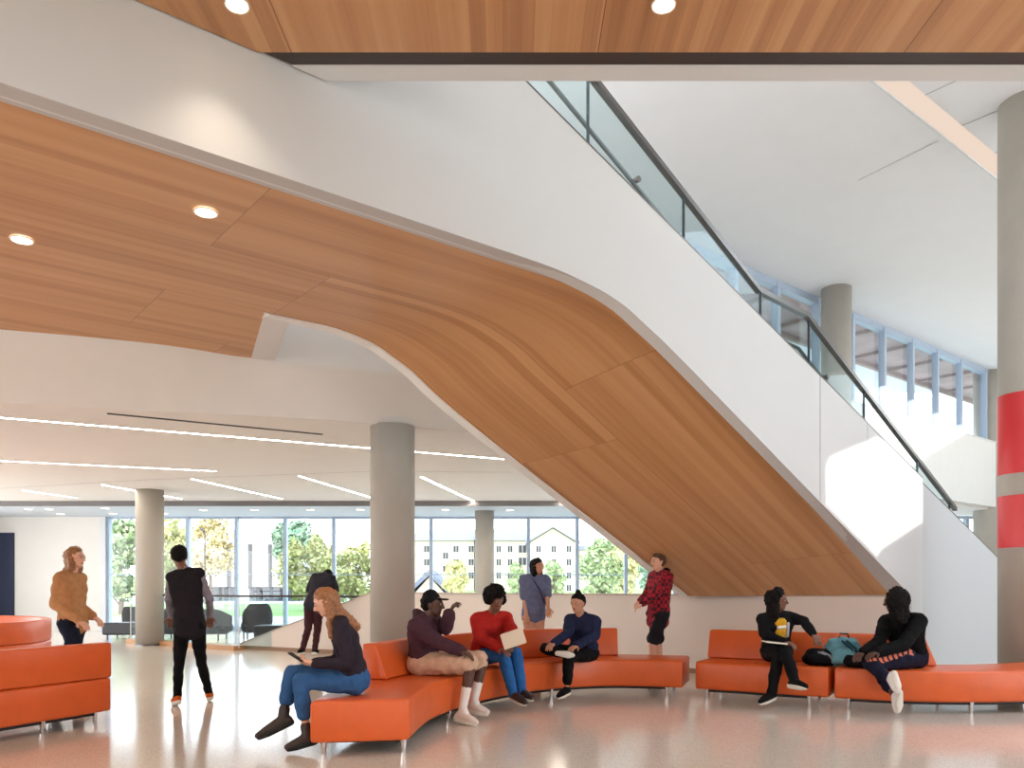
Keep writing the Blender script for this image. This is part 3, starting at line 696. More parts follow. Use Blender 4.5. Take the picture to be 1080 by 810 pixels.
def bench(px0, px1, D, label, m, h=.42, dep=.7):
    x0, x1 = PX(px0, D), PX(px1, D); t_ = thing('lounge_bench', label, 'bench', ((x0 + x1) / 2, D, 0))
    bm = BM(); box(bm, (x0, D, h - .3), (x1, D + dep, h)); obj('seat', bm, m, t_, bevel=.04)
    for x in (x0 + .1, x1 - .1):
        for y in (D + .1, D + dep - .1):
            bm = BM(); tube(bm, (x, y, 0), (x, y, h - .28), .018); obj('leg', bm, M['steel'], t_)
bench(107, 156, 19.9, 'low dark upholstered bench in the lounge behind the tan-jumper woman', M['darktable'])
bench(267, 322, 18.6, 'low dark upholstered bench behind the glass railing near the sloping wall', M['darktable'])

# ================================================================== OUTSIDE
def leafmat(name, a, b_, sc=2.5):
    m = bpy.data.materials.new(name); m.use_nodes = True; t = m.node_tree; b = t.nodes['Principled BSDF']; b.inputs['Roughness'].default_value = .8
    co = t.nodes.new('ShaderNodeTexCoord'); n = t.nodes.new('ShaderNodeTexNoise'); n.inputs['Scale'].default_value = sc; n.inputs['Detail'].default_value = 5
    r = t.nodes.new('ShaderNodeValToRGB'); r.color_ramp.elements[0].position = .38; r.color_ramp.elements[1].position = .62
    r.color_ramp.elements[0].color = a; r.color_ramp.elements[1].color = b_
    t.links.new(co.outputs['Object'], n.inputs[0]); t.links.new(n.outputs[0], r.inputs[0]); t.links.new(r.outputs[0], b.inputs['Base Color']); return m
LM = {'green': leafmat('leaf_green', hexc(106, 130, 86), hexc(160, 172, 126)), 'olive': leafmat('leaf_olive', hexc(146, 150, 92), hexc(196, 190, 132)),
      'gold': leafmat('leaf_gold', hexc(160, 140, 94), hexc(206, 190, 146)), 'teal': leafmat('leaf_teal', hexc(84, 116, 92), hexc(130, 154, 126))}
bark = mat('bark', hexc(84, 68, 56), .9)
bm = BM(); slab(bm, [(-300, 24.4), (300, 24.4), (300, 420), (-300, 420)], -.35, -.12)
struct('ground', bm, leafmat('lawn', hexc(104, 136, 60), hexc(140, 162, 84), .3))
bm = BM(); slab(bm, [(-90, 62), (220, 62), (220, 120), (-90, 120)], -.2, -.10); struct('ground_paving', bm, mat('pale_paving', hexc(190, 186, 180), .8))
bm = BM(); slab(bm, [(-60, 24.45), (60, 24.45), (60, 36), (-60, 36)], -.2, -.08); struct('ground_bounce_walk', bm, mat('walk_bounce_concrete', hexc(186, 184, 180), .8))  # pale strip widened to bounce neutral daylight onto the low ceiling
rnd = random.Random(5)
def tree(px, py_top, py_bot, wpx, D, kind, label, base=-.12, clusters=40, group=None):
    c = V((PX(px, D), D, base)); zt = EYE + (HZ - py_top) * D / FP; zb = EYE + (HZ - py_bot) * D / FP; R = wpx * D / FP / 2
    t_ = thing('tree', label, 'tree', c, group); bm = BM(); tube(bm, c, (c.x, c.y, zb + (zt - zb) * .6), .018 * (zt - base) + .06, .05, n=8)
    for k in range(5):
        a = rnd.uniform(0, 6.28); tube(bm, (c.x, c.y, zb + (zt - zb) * .15 * k), (c.x + math.cos(a) * R * .6, c.y + math.sin(a) * R * .6, zb + (zt - zb) * (.25 + .13 * k)), .05, .02, n=6)
    obj('trunk', bm, bark, t_)
    bm = BM(); H_ = (zt - zb)
    quads = 0; cl = []
    for k in range(clusters):
        f = rnd.random(); a = rnd.uniform(0, 6.28); env = math.sin(math.pi * (.12 + .80 * f)) ** .7; rad = R * env * math.sqrt(rnd.random()) * .85
        cl.append((V((c.x + math.cos(a) * rad, c.y + math.sin(a) * rad, zb + H_ * (.10 + .82 * f))), R * rnd.uniform(.22, .36)))
    ls = max(.10, .0018 * D) * 1.5
    for q, r_ in cl:
        for k in range(70):
            d = V((rnd.gauss(0, 1), rnd.gauss(0, 1), rnd.gauss(0, 1))).normalized(); p = q + d * r_ * rnd.uniform(.55, 1.08)
            x = V((rnd.gauss(0, 1), rnd.gauss(0, 1), rnd.gauss(0, 1))).normalized(); y = x.cross(d).normalized(); x = x * ls * rnd.uniform(.6, 1.3); y = y * ls * .7
            bm.faces.new([bm.verts.new(v) for v in (p - x, p - y, p + x, p + y)])
    obj('crown', bm, LM[kind], t_, fix=False)
tree(128, 546, 640, 62, 40, 'green', 'leafy green tree filling the leftmost window')
tree(180, 540, 625, 60, 47, 'olive', 'yellow green tree seen right of the left column')
tree(222, 546, 606, 66, 68, 'gold', 'golden autumn tree with pale building beneath it')
tree(312, 552, 590, 56, 75, 'teal', 'dark green treetop rising behind the yellow tree')
tree(330, 566, 634, 72, 45, 'olive', 'yellow green tree behind the leaning person')
tree(378, 572, 640, 58, 50, 'olive', 'hazy olive tree left of the nearest beige column', clusters=44)
tree(480, 591, 632, 27, 75, 'olive', 'small bright yellow green tree in front of the long white building')
tree(546, 592, 630, 20, 80, 'green', 'small tree just right of the slim column')
tree(584, 592, 632, 26, 80, 'green', 'small conical tree in front of the gabled building')
tree(636, 566, 640, 54, 70, 'green', 'large green tree to the right of the gabled building')
tree(655, 560, 632, 40, 95, 'olive', 'tall pale olive tree behind the large green one')
tree(690, 590, 634, 36, 85, 'teal', 'dark green tree beside the edge of the timber stair')
def building(px0, px1, D, pyb, pye, ridge, label, wins, m, roofm, gable=False, depth=18):
    x0, x1 = PX(px0, D), PX(px1, D); ze = EYE + (HZ - pye) * D / FP; zr_ = EYE + (HZ - ridge) * D / FP
    t_ = thing('building', label, 'building', ((x0 + x1) / 2, D, -.12))
    bm = BM(); box(bm, (x0, D, -.12), (x1, D + depth, ze))
    if gable:
        xm = (x0 + x1) / 2; loftbar(bm, [[(x0, y, ze), (x1, y, ze), (xm, y, zr_)] for y in (D, D + depth)])
    obj('wall', bm, m, t_)
    bm = BM()
    if gable:
        xm = (x0 + x1) / 2
        for sg, xe in ((-1, x0), (1, x1)):
            loftbar(bm, [[(xe + sg * .8, y, ze - .3), (xm, y, zr_ + .1), (xm, y, zr_ + .7), (xe + sg * .8, y, ze + .3)] for y in (D - .8, D + depth)])
    else:
        loftbar(bm, [[(x, D - .6, ze), (x, D + depth + .6, ze), (x, D + depth * .5, zr_)] for x in (x0 - .4, x1 + .4)])
    obj('roof', bm, roofm, t_)
    for (wx, wy, ww, wh) in wins:
        X0, X1 = PX(wx - ww / 2, D), PX(wx + ww / 2, D); za, zb = EYE + (HZ - wy - wh / 2) * D / FP, EYE + (HZ - wy + wh / 2) * D / FP
        bm = BM(); box(bm, (X0, D - .12, za), (X1, D + .05, zb)); w_ = obj('window', bm, M['winframe'], t_)
        bm = BM(); box(bm, (X0 + .12, D - .16, za + .12), ((X0 + X1) / 2 - .06, D - .10, zb - .12)); box(bm, ((X0 + X1) / 2 + .06, D - .16, za + .12), (X1 - .12, D - .10, zb - .12)); obj('pane', bm, M['darkpane'], w_)
M['winframe'] = mat('window_frame_pale', hexc(170, 166, 160), .6); M['darkpane'] = mat('far_window_glass', hexc(44, 46, 52), .9)
cream = mat('cream_brick', hexc(150, 143, 132), .8, noise=.04, nscale=.6); roofg = mat('roof_grey', hexc(124, 124, 130), .8); roofb = mat('roof_blue', hexc(84, 90, 102), .7)
D_ = 170
wn1 = [(x, y, 6.5, 8) for x in (450, 481, 497) for y in (579, 593, 607)] + [(470, 586, 6.5, 8), (470, 600, 6.5, 8)]
building(436, 500, 172, 632, 570, 556, 'long pale residential building with grey roof behind the yellow tree', wn1, cream, roofg)
building(503.5, 557, 168, 632, 570, 555, 'pale residential wing with dark balconies beside the slim column', [(x, y, 6, 8) for x in (508, 526, 538) for y in (579, 593, 607)] + [(551, y, 9, 9) for y in (579, 592)], cream, roofg)
building(559, 607, 160, 632, 572, 557, 'gabled white residential building right of centre', [(x, y, 6, 8) for x in (568, 584, 600) for y in (579, 593, 607, 620)] + [(592, y, 2, 4) for y in (579, 593)], cream, roofg, gable=True, depth=7)
building(609, 700, 230, 632, 580, 574, 'low distant building with blue roof behind the large tree', [(x, 600, 5, 6) for x in (620, 632, 668, 684)], cream, roofb)
building(436, 470, 90, 640, 627, 608, 'low building with slate blue roof just right of the nearest column', [(450, 632, 5, 5), (460, 632, 5, 5)], cream, roofb, gable=True, depth=8)
t_ = thing('building', 'pale concrete building with tall dark slots seen through the left windows', 'building', (PX(262, 95), 95, -.12))
bm = BM(); box(bm, (PX(220, 95), 95, -.12), (PX(298, 95), 115, EYE + (HZ - 571) * 95 / FP)); obj('wall', bm, mat('pale_concrete', hexc(160, 156, 150), .8), t_)
for x in (242, 264, 285):
    bm = BM(); box(bm, (PX(x - 1.7, 95), 94.7, .8), (PX(x + 1.7, 95), 95.05, EYE + (HZ - 574) * 95 / FP)); obj('slot_window', bm, mat('slot_dark', hexc(40, 40, 46), .5), t_)
for i, (a, b) in enumerate(((222, 231), (234, 243), (263, 274), (277, 295), (302, 316))):
    x0, x1 = PX(a, 70), PX(b, 70); t_ = thing('planter', 'low dark planter box outside the windows, %s from the left' % ('first', 'second', 'third', 'fourth', 'fifth')[i], 'planter', ((x0 + x1) / 2, 70, -.12), 'dark planter boxes outside')
    bm = BM(); box(bm, (x0, 70, -.12), (x1, 71.2, EYE + (HZ - 620) * 70 / FP)); obj('box', bm, mat('dark_planter', hexc(60, 62, 68), .7), t_)
    bm = BM(); box(bm, (x0 - .1, 69.9, EYE + (HZ - 620.5) * 70 / FP), (x1 + .1, 71.3, EYE + (HZ - 619) * 70 / FP)); obj('rim', bm, M['darkpane'], t_)
for (x, yt) in ((364, 576), (216, 560)):
    D2 = 60; bm = BM(); tube(bm, (PX(x, D2), D2, -.12), (PX(x, D2), D2, EYE + (HZ - yt) * D2 / FP), .09, .06); tube(bm, (PX(x, D2), D2 - .1, EYE + (HZ - yt) * D2 / FP), (PX(x, D2), D2 - .9, EYE + (HZ - yt) * D2 / FP + .1), .09, .05)
    tag(obj('lamp_post', bm, M['frame_white'] if x > 300 else M['bronze']), 'white lamp post in front of the olive tree' if x > 300 else 'dark lamp post at the left corner of the slotted building', 'lamp post')
# ================================================================== PEOPLE
_t = bmesh.new(); bmesh.ops.create_icosphere(_t, subdivisions=2, radius=1); ICO = [v.co.copy() for v in _t.verts]; _t.free()
from mathutils import noise as mnoise
def hulls(sets):
    """each set: list of (centre, radius) spheres, wrapped by their convex hull; returns one bmesh"""
    out = bmesh.new()
    for st in sets:
        b = bmesh.new()
        for c, r in st:
            rad = r if isinstance(r, (tuple, list)) else (r, r, r)
            for p in ICO: b.verts.new(V(c) + V((p.x * rad[0], p.y * rad[1], p.z * rad[2])))
        res = bmesh.ops.convex_hull(b, input=b.verts[:])
        kill = list({e for e in res['geom_interior'] + res['geom_unused'] if isinstance(e, bmesh.types.BMVert)})
        bmesh.ops.delete(b, geom=kill, context='VERTS')
        bmesh.ops.recalc_face_normals(b, faces=b.faces)
        m_ = {v: out.verts.new(v.co) for v in b.verts}
        for f in b.faces: out.faces.new([m_[v] for v in f.verts])
        b.free()
    return out
def fuse(name, sets, m, parent, voxel=.011, smooth=2, rough=0, nscale=14, cut=None):
    bm = hulls(sets); me = bpy.data.meshes.new('tmp'); bm.to_mesh(me); bm.free()
    o = bpy.data.objects.new('tmp', me); C.objects.link(o)
    r = o.modifiers.new('r', 'REMESH'); r.mode = 'VOXEL'; r.voxel_size = voxel; r.adaptivity = 0
    dg = bpy.context.evaluated_depsgraph_get(); me2 = bpy.data.meshes.new_from_object(o.evaluated_get(dg))
    bpy.data.objects.remove(o); bpy.data.meshes.remove(me)
    bm = bmesh.new(); bm.from_mesh(me2); bpy.data.meshes.remove(me2)
    for _ in range(smooth): bmesh.ops.smooth_vert(bm, verts=bm.verts, factor=.5, use_axis_x=True, use_axis_y=True, use_axis_z=True)
    if rough:
        bm.normal_update()
        for v in bm.verts: v.co += v.normal * rough * mnoise.noise(v.co * nscale)
    if not len(bm.faces): print('EMPTY', name)
    return obj(name, bm, m, parent, smooth=True, fix=False)
def nrm(v): v = V(v); return v.normalized()
def hand_sets(w, d, n, k=1.0, curl=.5, side=1):
    d = nrm(d); n = nrm(V(n) - d * V(n).dot(d)); s = d.cross(n) * side
    sets = [[(w, .022 * k), (w + d * .085 * k + s * .032 * k, .013 * k), (w + d * .085 * k - s * .032 * k, .013 * k), (w + d * .03 * k - s * .026 * k, .016 * k)]]
    for i, (o_, L_) in enumerate(((-.034, .066), (-.012, .076), (.011, .070), (.033, .056))):
        a = w + d * .086 * k + s * o_ * k; fan = s * o_ * 1.6
        c1 = curl * (.7 + .12 * i); d1 = nrm(d * math.cos(c1) + n * math.sin(c1) + fan); c2 = curl * (1.9 + .15 * i); d2 = nrm(d * math.cos(c2) + n * math.sin(c2) + fan)
        b_ = a + d1 * L_ * .55 * k; c_ = b_ + d2 * L_ * .55 * k
        sets += [[(a, .0095 * k), (b_, .0088 * k)], [(b_, .0088 * k), (c_, .0072 * k)]]
    a = w + d * .028 * k - s * .028 * k; b_ = a + nrm(d * .6 - s * .75 + n * .25) * .045 * k; c_ = b_ + nrm(d * .8 - s * .2 + n * .5) * .032 * k
    sets += [[(a, .014 * k), (b_, .0115 * k)], [(b_, .0115 * k), (c_, .009 * k)]]
    return sets
SKIN = {'light': mat('skin_light', hexc(224, 172, 146), .55), 'tan': mat('skin_tan', hexc(196, 140, 110), .55), 'brown': mat('skin_brown', hexc(122, 80, 60), .5), 'dark': mat('skin_dark', hexc(84, 54, 44), .5)}
CL = {}
def cloth(name, col, rough=.85, **k):
    if name not in CL: CL[name] = mat(name, col, rough, noise=k.pop('noise', .12), nscale=k.pop('nscale', 18), bump=.15, bscale=90, spec=.15, **k)
    return CL[name]
EYEW = mat('eye_white', hexc(170, 158, 150), .5); EYED = mat('eye_dark', hexc(30, 22, 20), .3); LIP = mat('lips', hexc(160, 84, 78), .5); BROW = mat('eyebrow', hexc(40, 28, 24), .8)
def person(label, J, k=1.0, skin='light', fh=(0, -1, 0), fs=None, fd=None, top=None, sleeve=1.0, topx=.020, hem=.03, jacket=None, pants=None, leg=1.0, pantx=.012, shoe=None, sock=None, sockz=0, hair=None, hairm=None, hood=None, curlL=.4, curlR=.4, palmL=None, palmR=None, sh=.168, boots=0):
    """J: joint positions in the room; f*: facing of hips, shoulders, head"""
    J = {a: V(b) for a, b in J.items()}
    fh = nrm(fh); fs = nrm(fs or fh); fd = nrm(fd or fs)
    up = nrm(J['neck'] - J['pel'])
    rh = nrm(fh.cross(V((0, 0, 1)))); rs = nrm(fs.cross(up)); ff = nrm(up.cross(rs)) * -1
    if ff.dot(fs) < 0: ff = -ff
    base = V((J['pel'].x, J['pel'].y, 0))
    t_ = thing('person', label, 'person', base)
    hipR, hipL = J['pel'] + rh * .088 * k - V((0, 0, .02)), J['pel'] - rh * .088 * k - V((0, 0, .02))
    sc = J['neck'] - up * .055 * k
    shR, shL = sc + rs * sh * k, sc - rs * sh * k
    chest = J['pel'] + (J['neck'] - J['pel']) * .66; waist = J['pel'] + (J['neck'] - J['pel']) * .33
    hd = J['head']; hu = nrm(V((0, 0, 1)) - fd * fd.z * .9 + up * .25); hr = nrm(fd.cross(hu)); fdd = nrm(hu.cross(hr)) 
    if fdd.dot(fd) < 0: fdd = -fdd
    K = k
    def torso(x, low=0):
        s_ = [[(shR, .055 * K + x), (shL, .055 * K + x), (sc + up * .02, .062 * K + x)],
              [(chest + rs * .075 * K, .100 * K + x), (chest - rs * .075 * K, .100 * K + x), (shR - rs * .03 * K - up * .02, .06 * K + x), (shL + rs * .03 * K - up * .02, .06 * K + x)],
              [(chest + rs * .07 * K, .098 * K + x), (chest - rs * .07 * K, .098 * K + x), (waist + rs * .055 * K, .088 * K + x), (waist - rs * .055 * K, .088 * K + x)],
              [(waist + rs * .055 * K, .088 * K + x), (waist - rs * .055 * K, .088 * K + x), (J['pel'] + up * low + rh * .065 * K, .096 * K + x), (J['pel'] + up * low - rh * .065 * K, .096 * K + x)]]
        return s_
    def limb(a, b_, r0, r1, x, f=1.0): 
        e = a + (b_ - a) * f; return [(a, r0 * K + x), (e, (r0 + (r1 - r0) * f) * K + x)]
    def arm(s_, S_, x, f=1.0):
        e, w = J['el' + s_], J['wr' + s_]; out = [limb(S_, e, .052, .040, x, min(1, f * 2))]
        if f > .5: out.append(limb(e, w, .040, .028, x, (f - .5) * 2))
        return out
    def legs(s_, H_, x, f=1.0, flare=0):
        kn, an = J['kn' + s_], J['an' + s_]; m1 = H_ + (kn - H_) * .5
        if f <= .5: return [[(H_, .086 * K + x), (m1, .074 * K + x)], [(m1, .074 * K + x), (H_ + (kn - H_) * f * 2, (.074 - .02 * (f * 2 - .5)) * K + x + flare)]]
        out = [[(H_, .086 * K + x), (m1, .074 * K + x)], [(m1, .074 * K + x), (kn, .056 * K + x)]]
        g = (f - .5) * 2; mid = kn + (an - kn) * .35
        if g <= .35: out.append([(kn, .056 * K + x), (kn + (an - kn) * g, .054 * K + x + flare)])
        else: out += [[(kn, .055 * K + x), (mid, .055 * K + x)], [(mid, .055 * K + x), (kn + (an - kn) * g, (.055 - .020 * (g - .35) / .65) * K + x + flare)]]
        return out
    # body, one skin surface
    seated = (J['pel'].z < .75)
    bx = -.014
    B = torso(bx)
    B += [[(J['neck'] - up * .02, .060 * K), (hd - hu * .06 * K - fdd * .015, .052 * K)]]
    c0 = hd + hu * .025 * K - fdd * .018 * K
    B += [[(c0, .080 * K), (c0 + fdd * .030 * K, .076 * K), (c0 + hu * .018 * K, .076 * K)],
          [(c0 + fdd * .034 * K, .070 * K), (hd + fdd * .042 * K - hu * .072 * K, .034 * K), (hd - hu * .05 * K + fdd * .01 * K + hr * .034 * K, .030 * K), (hd - hu * .05 * K + fdd * .01 * K - hr * .034 * K, .030 * K)],
          [(hd + fdd * .088 * K + hu * .012 * K, .008 * K), (hd + fdd * .104 * K - hu * .022 * K, .011 * K), (hd + fdd * .080 * K - hu * .024 * K, .015 * K)]]
    for sg in (-1, 1):
        B += [[(hd + hr * sg * .078 * K - fdd * .012 * K + hu * .012 * K, .014 * K), (hd + hr * sg * .074 * K - fdd * .008 * K - hu * .026 * K, .010 * K)],
              [(hd + hr * sg * .030 * K + fdd * .076 * K + hu * .022 * K, .013 * K), (hd + hr * sg * .046 * K + fdd * .060 * K + hu * .024 * K, .012 * K)]]
    for s_, S_, H_, cu, pn, sd in (('R', shR, hipR, curlR, palmR, 1), ('L', shL, hipL, curlL, palmL, -1)):
        B += arm(s_, S_, -.006 if sleeve > .6 else -.002); B += legs(s_, H_, -.008 if leg > .6 else -.002)
        an, to = J['an' + s_], J['to' + s_]
        B += [[(an, .034 * K), (an + nrm(an - to) * .02 * K + nrm(J['an' + s_] - J['kn' + s_]) * .02 * K, .024 * K), (an + (to - an) * .75, .018 * K)]]
        w = J['wr' + s_]; hdv = J.get('hd' + s_); d = nrm((hdv - w) if hdv else (w - J['el' + s_]))
        B += hand_sets(w, d, pn or (0, 0, -1), K * 1.02, cu, sd)
    fuse('body', B, SKIN[skin], t_, voxel=.0075, smooth=1)
    # face details
    for sg in (-1, 1):
        e = hd + hr * sg * .031 * K + fdd * .080 * K + hu * .010 * K
        bm = BM(); bmesh.ops.create_uvsphere(bm, u_segments=12, v_segments=8, radius=.0095 * K, matrix=Matrix.Translation(e)); ey = obj('eye', bm, EYEW, t_, smooth=True)
        bm = BM(); bmesh.ops.create_uvsphere(bm, u_segments=10, v_segments=6, radius=.0062 * K, matrix=Matrix.Translation(e + fdd * .0065 * K)); obj('iris', bm, EYED, ey, smooth=True)
        bm = BM(); polytube(bm, [e + hu * .020 * K + hr * sg * a + fdd * (.001 - abs(a) * .45) + hu * (.003 - abs(a) * .2) for a in (-.016, 0, .018)], .0035, 6); obj('eyebrow', bm, BROW, t_, smooth=True)
    bm = BM(); polytube(bm, [hd - hu * .052 * K + hr * a * K + fdd * (.082 - abs(a) * .5) * K for a in (-.022, -.01, 0, .01, .022)], .0055 * K, 6); obj('mouth', bm, LIP, t_, smooth=True)
    # clothes
    if pants:
        P_ = [[(J['pel'] + rh * .075 * K, .104 * K + pantx), (J['pel'] - rh * .075 * K, .104 * K + pantx), (hipR, .09 * K + pantx), (hipL, .09 * K + pantx)], [(J['pel'] + up * .07 + rh * .06 * K, .094 * K + pantx), (J['pel'] + up * .07 - rh * .06 * K, .094 * K + pantx), (J['pel'] + rh * .07 * K, .104 * K + pantx), (J['pel'] - rh * .07 * K, .104 * K + pantx)]]
        fl = .012 if leg < .6 else .006
        P_ += legs('R', hipR, pantx, leg, fl) + legs('L', hipL, pantx, leg, fl)
        fuse(pants[0], P_, pants[1], t_, rough=.012)
    if sock:
        for s_ in 'RL':
            kn, an = J['kn' + s_], J['an' + s_]; a = an + (kn - an) * sockz
            fuse('sock', [[(a, .050 * K), (an + (kn - an) * .1, .040 * K)], [(an + (kn - an) * .1, .040 * K), (an, .040 * K), (an + (J['to' + s_] - an) * .3, .038 * K)]], sock, t_, voxel=.009)
    if shoe:
        for s_ in 'RL':
            kn, an, to = J['kn' + s_], J['an' + s_], J['to' + s_]; sd = nrm(an - kn); tv = nrm(to - an); dn = nrm(sd - tv * sd.dot(tv))
            heel = an - tv * .035 * K + dn * .045 * K; ball = an + (to - an) * .65 + dn * .004; 
            sv = nrm(tv.cross(dn))
            S_ = [[(heel, .032 * K), (an + dn * .01, .043 * K), (ball + sv * .012, .034 * K), (ball - sv * .012, .034 * K), (to, .028 * K)]]
            if boots: S_.append([(an + sd * -.075 * K, .048 * K), (an + dn * .01, .047 * K)])
            so_ = fuse('shoe', S_, shoe, t_, voxel=.009, smooth=1)
            q = dn * .030 * K
            fuse('sole', [[(heel + q * .75, .030 * K), (heel + q * 1.0 , .028 * K), (ball + q * 1.1 + sv * .016, .028 * K), (ball + q * 1.1 - sv * .016, .028 * K), (to + q * .6, .024 * K)]], CL['sole'] if not boots else M['black'], so_, voxel=.009, smooth=1)
    if top:
        lo_ = .075 if seated else max(0, -hem)
        T_ = torso(topx, lo_)
        if not seated and hem > 0: T_ += [[(J['pel'] + rh * .065 * K - up * hem, .09 * K + topx), (J['pel'] - rh * .065 * K - up * hem, .09 * K + topx), (waist + rs * .05 * K, .09 * K + topx), (waist - rs * .05 * K, .09 * K + topx)]]
        T_ += arm('R', shR, topx, sleeve) + arm('L', shL, topx, sleeve)
        T_.append([(J['neck'], .056 * K + topx * .6), (sc, .06 * K + topx)])
        fuse(top[0], T_, top[1], t_, rough=.010)
    if jacket:   # sleeveless or open layer over the torso
        x = topx + .012; T_ = torso(x) + [[(J['pel'] + rh * .06 * K - up * hem, .094 * K + x), (J['pel'] - rh * .06 * K - up * hem, .094 * K + x), (waist + rs * .05 * K, .09 * K + x), (waist - rs * .05 * K, .09 * K + x)]]
        fuse(jacket[0], T_, jacket[1], t_, rough=.010)
    if hood:
        b0 = J['neck'] - ff * .05 * K
        fuse('hood', [[(b0 + rs * .06 * K, .05 * K), (b0 - rs * .06 * K, .05 * K), (b0 - ff * .05 * K + up * .03, .05 * K)], [(b0 + rs * .075 * K + ff * .06, .03 * K), (b0 + rs * .07 * K, .045 * K)], [(b0 - rs * .075 * K + ff * .06, .03 * K), (b0 - rs * .07 * K, .045 * K)]], hood, t_, rough=.015)
    hc = c0
    if hair:
        H_ = []
        cap = [(hc - fdd * .012 * K + hu * .016 * K, .090 * K), (hc - fdd * .028 * K + hu * .0 * K, .084 * K), (hc + fdd * .012 * K + hu * .034 * K, .078 * K)]
        H_.append(cap)
        rg, ns = .012, 30
        if hair == 'short': H_.append([(hc - fdd * .035 * K - hu * .02 * K, .070 * K), (hc - fdd * .03 * K, .08 * K)])
        if hair == 'afro':
            rr_ = random.Random(3); H_ = []; rg = .02; ns = 45
            for q in range(60):
                d = nrm((rr_.gauss(0, 1), rr_.gauss(0, 1), rr_.gauss(0, 1))); 
                if d.dot(fdd) > .35 and d.dot(hu) < .45: continue
                if d.dot(hu) < -.45: continue
                H_.append([(hc + d * .085 * K + hu * .025 * K, .058 * K), (hc - fdd * .02, .05)])
        if hair in ('long', 'longfront'):
            L_ = .30 if hair == 'long' else .36
            b0 = J['neck'] - ff * .10 * K
            H_ += [[(hc - fdd * .03 * K, .088 * K), (hd - hu * .09 * K - fdd * .045 * K, .070 * K)], [(hd - hu * .09 * K - fdd * .045 * K, .070 * K), (b0 - up * L_ * .5 + up * .08, .055 * K)]]
            for sg in (-1, 1):
                a = hc + hr * sg * .055 * K - fdd * .01; b_ = hd + hr * sg * .070 * K - hu * .09 * K + fdd * .0; c_ = J['neck'] + rs * sg * .085 * K - up * L_ * .35 + ff * (.10 if hair == 'longfront' else -.02)
                H_ += [[(a, .042 * K), (b_, .036 * K)], [(b_, .036 * K), (c_, .030 * K)]]
            rg = .012; ns = 40
        if hair == 'big':
            rr_ = random.Random(8); rg = .018; ns = 40
            for q in range(50):
                d = nrm((rr_.gauss(0, 1), rr_.gauss(0, 1), rr_.gauss(0, .8)))
                if d.dot(fdd) > .3: continue
                H_.append([(hc + d * .08 * K, .06 * K), (hc - fdd * .02, .06)])
                if d.dot(fdd) < .1: H_.append([(hc + d * .07 * K, .05 * K), (hd + d * .085 * K - hu * .16 * K, .045 * K)])
        if hair == 'bun': H_ += [[(hc - fdd * .035 * K - hu * .02 * K, .070 * K), (hc - fdd * .03 * K, .08 * K)], [(hc + hu * .11 * K - fdd * .02 * K, .036 * K)]]
        if hair == 'cap':
            H_ = [[(hc - fdd * .035 * K - hu * .025 * K, .066 * K), (hc - fdd * .03 * K, .078 * K)]]
            fuse('cap', [[(hc + hu * .022 * K - fdd * .006 * K, .092 * K), (hc + hu * .04 * K - fdd * .01, .084 * K)], [(hc + fdd * .06 * K + hu * .03 * K + hr * .05 * K, .010), (hc + fdd * .06 * K + hu * .03 * K - hr * .05 * K, .010), (hc + fdd * .155 * K + hu * .028 * K + hr * .03 * K, .009), (hc + fdd * .155 * K + hu * .028 * K - hr * .03 * K, .009)]], cloth('black_cap', hexc(24, 22, 26)), t_, voxel=.008)
        fuse('hair', H_, hairm, t_, voxel=.010, smooth=1, rough=rg, nscale=ns)
    return t_, dict(rs=rs, ff=ff, up=up, hd=hd, sc=sc, shL=shL, shR=shR, chest=chest, waist=waist)
CL['sole'] = mat('shoe_sole', hexc(226, 220, 210), .6)
HM = {'black': mat('hair_black', hexc(16, 12, 12), .8, noise=.3, nscale=60, spec=.2), 'brown': mat('hair_brown', hexc(84, 54, 38), .55, noise=.3, nscale=60), 'auburn': mat('hair_auburn', hexc(150, 98, 60), .5, noise=.35, nscale=50), 'blond': mat('hair_blond', hexc(150, 104, 68), .5, noise=.3, nscale=50)}
denim = cloth('blue_denim', hexc(54, 92, 140)); denimD = cloth('dark_denim', hexc(34, 62, 98)); blk = cloth('black_cloth', hexc(17, 17, 20)); blk2 = cloth('black_knit', hexc(20, 19, 23))
brownboot = mat('dark_brown_leather', hexc(52, 38, 34), .45, noise=.2, nscale=20)
navyc0 = cloth('navy_strap', hexc(50, 56, 90))
def Q(*a): return P(*a)
# 1 woman in tan jumper
t1, i1 = person('person in a tan jumper and dark trousers walking behind the left orange sofa', dict(pel=Q(77, 657, 8.9), neck=Q(74, 605, 8.9), head=Q(80, 589, 8.9), elR=Q(58, 637, 8.8), wrR=Q(84, 655, 8.65), elL=Q(76, 634, 9.1), wrL=Q(98, 650, 9.05), knR=Q(86, 699, 8.8), anR=Q(82, 739, 8.8), toR=Q(97, 743, 8.75), knL=Q(72, 698, 9.0), anL=Q(55, 735, 9.05), toL=Q(66, 742, 9.0)),
    1.02, 'light', (1, -.1, 0), top=('jumper', cloth('tan_wool', hexc(186, 136, 92))), pants=('trousers', cloth('navy_cloth', hexc(26, 32, 50))), shoe=blk, hair='long', hairm=HM['blond'], topx=.022)
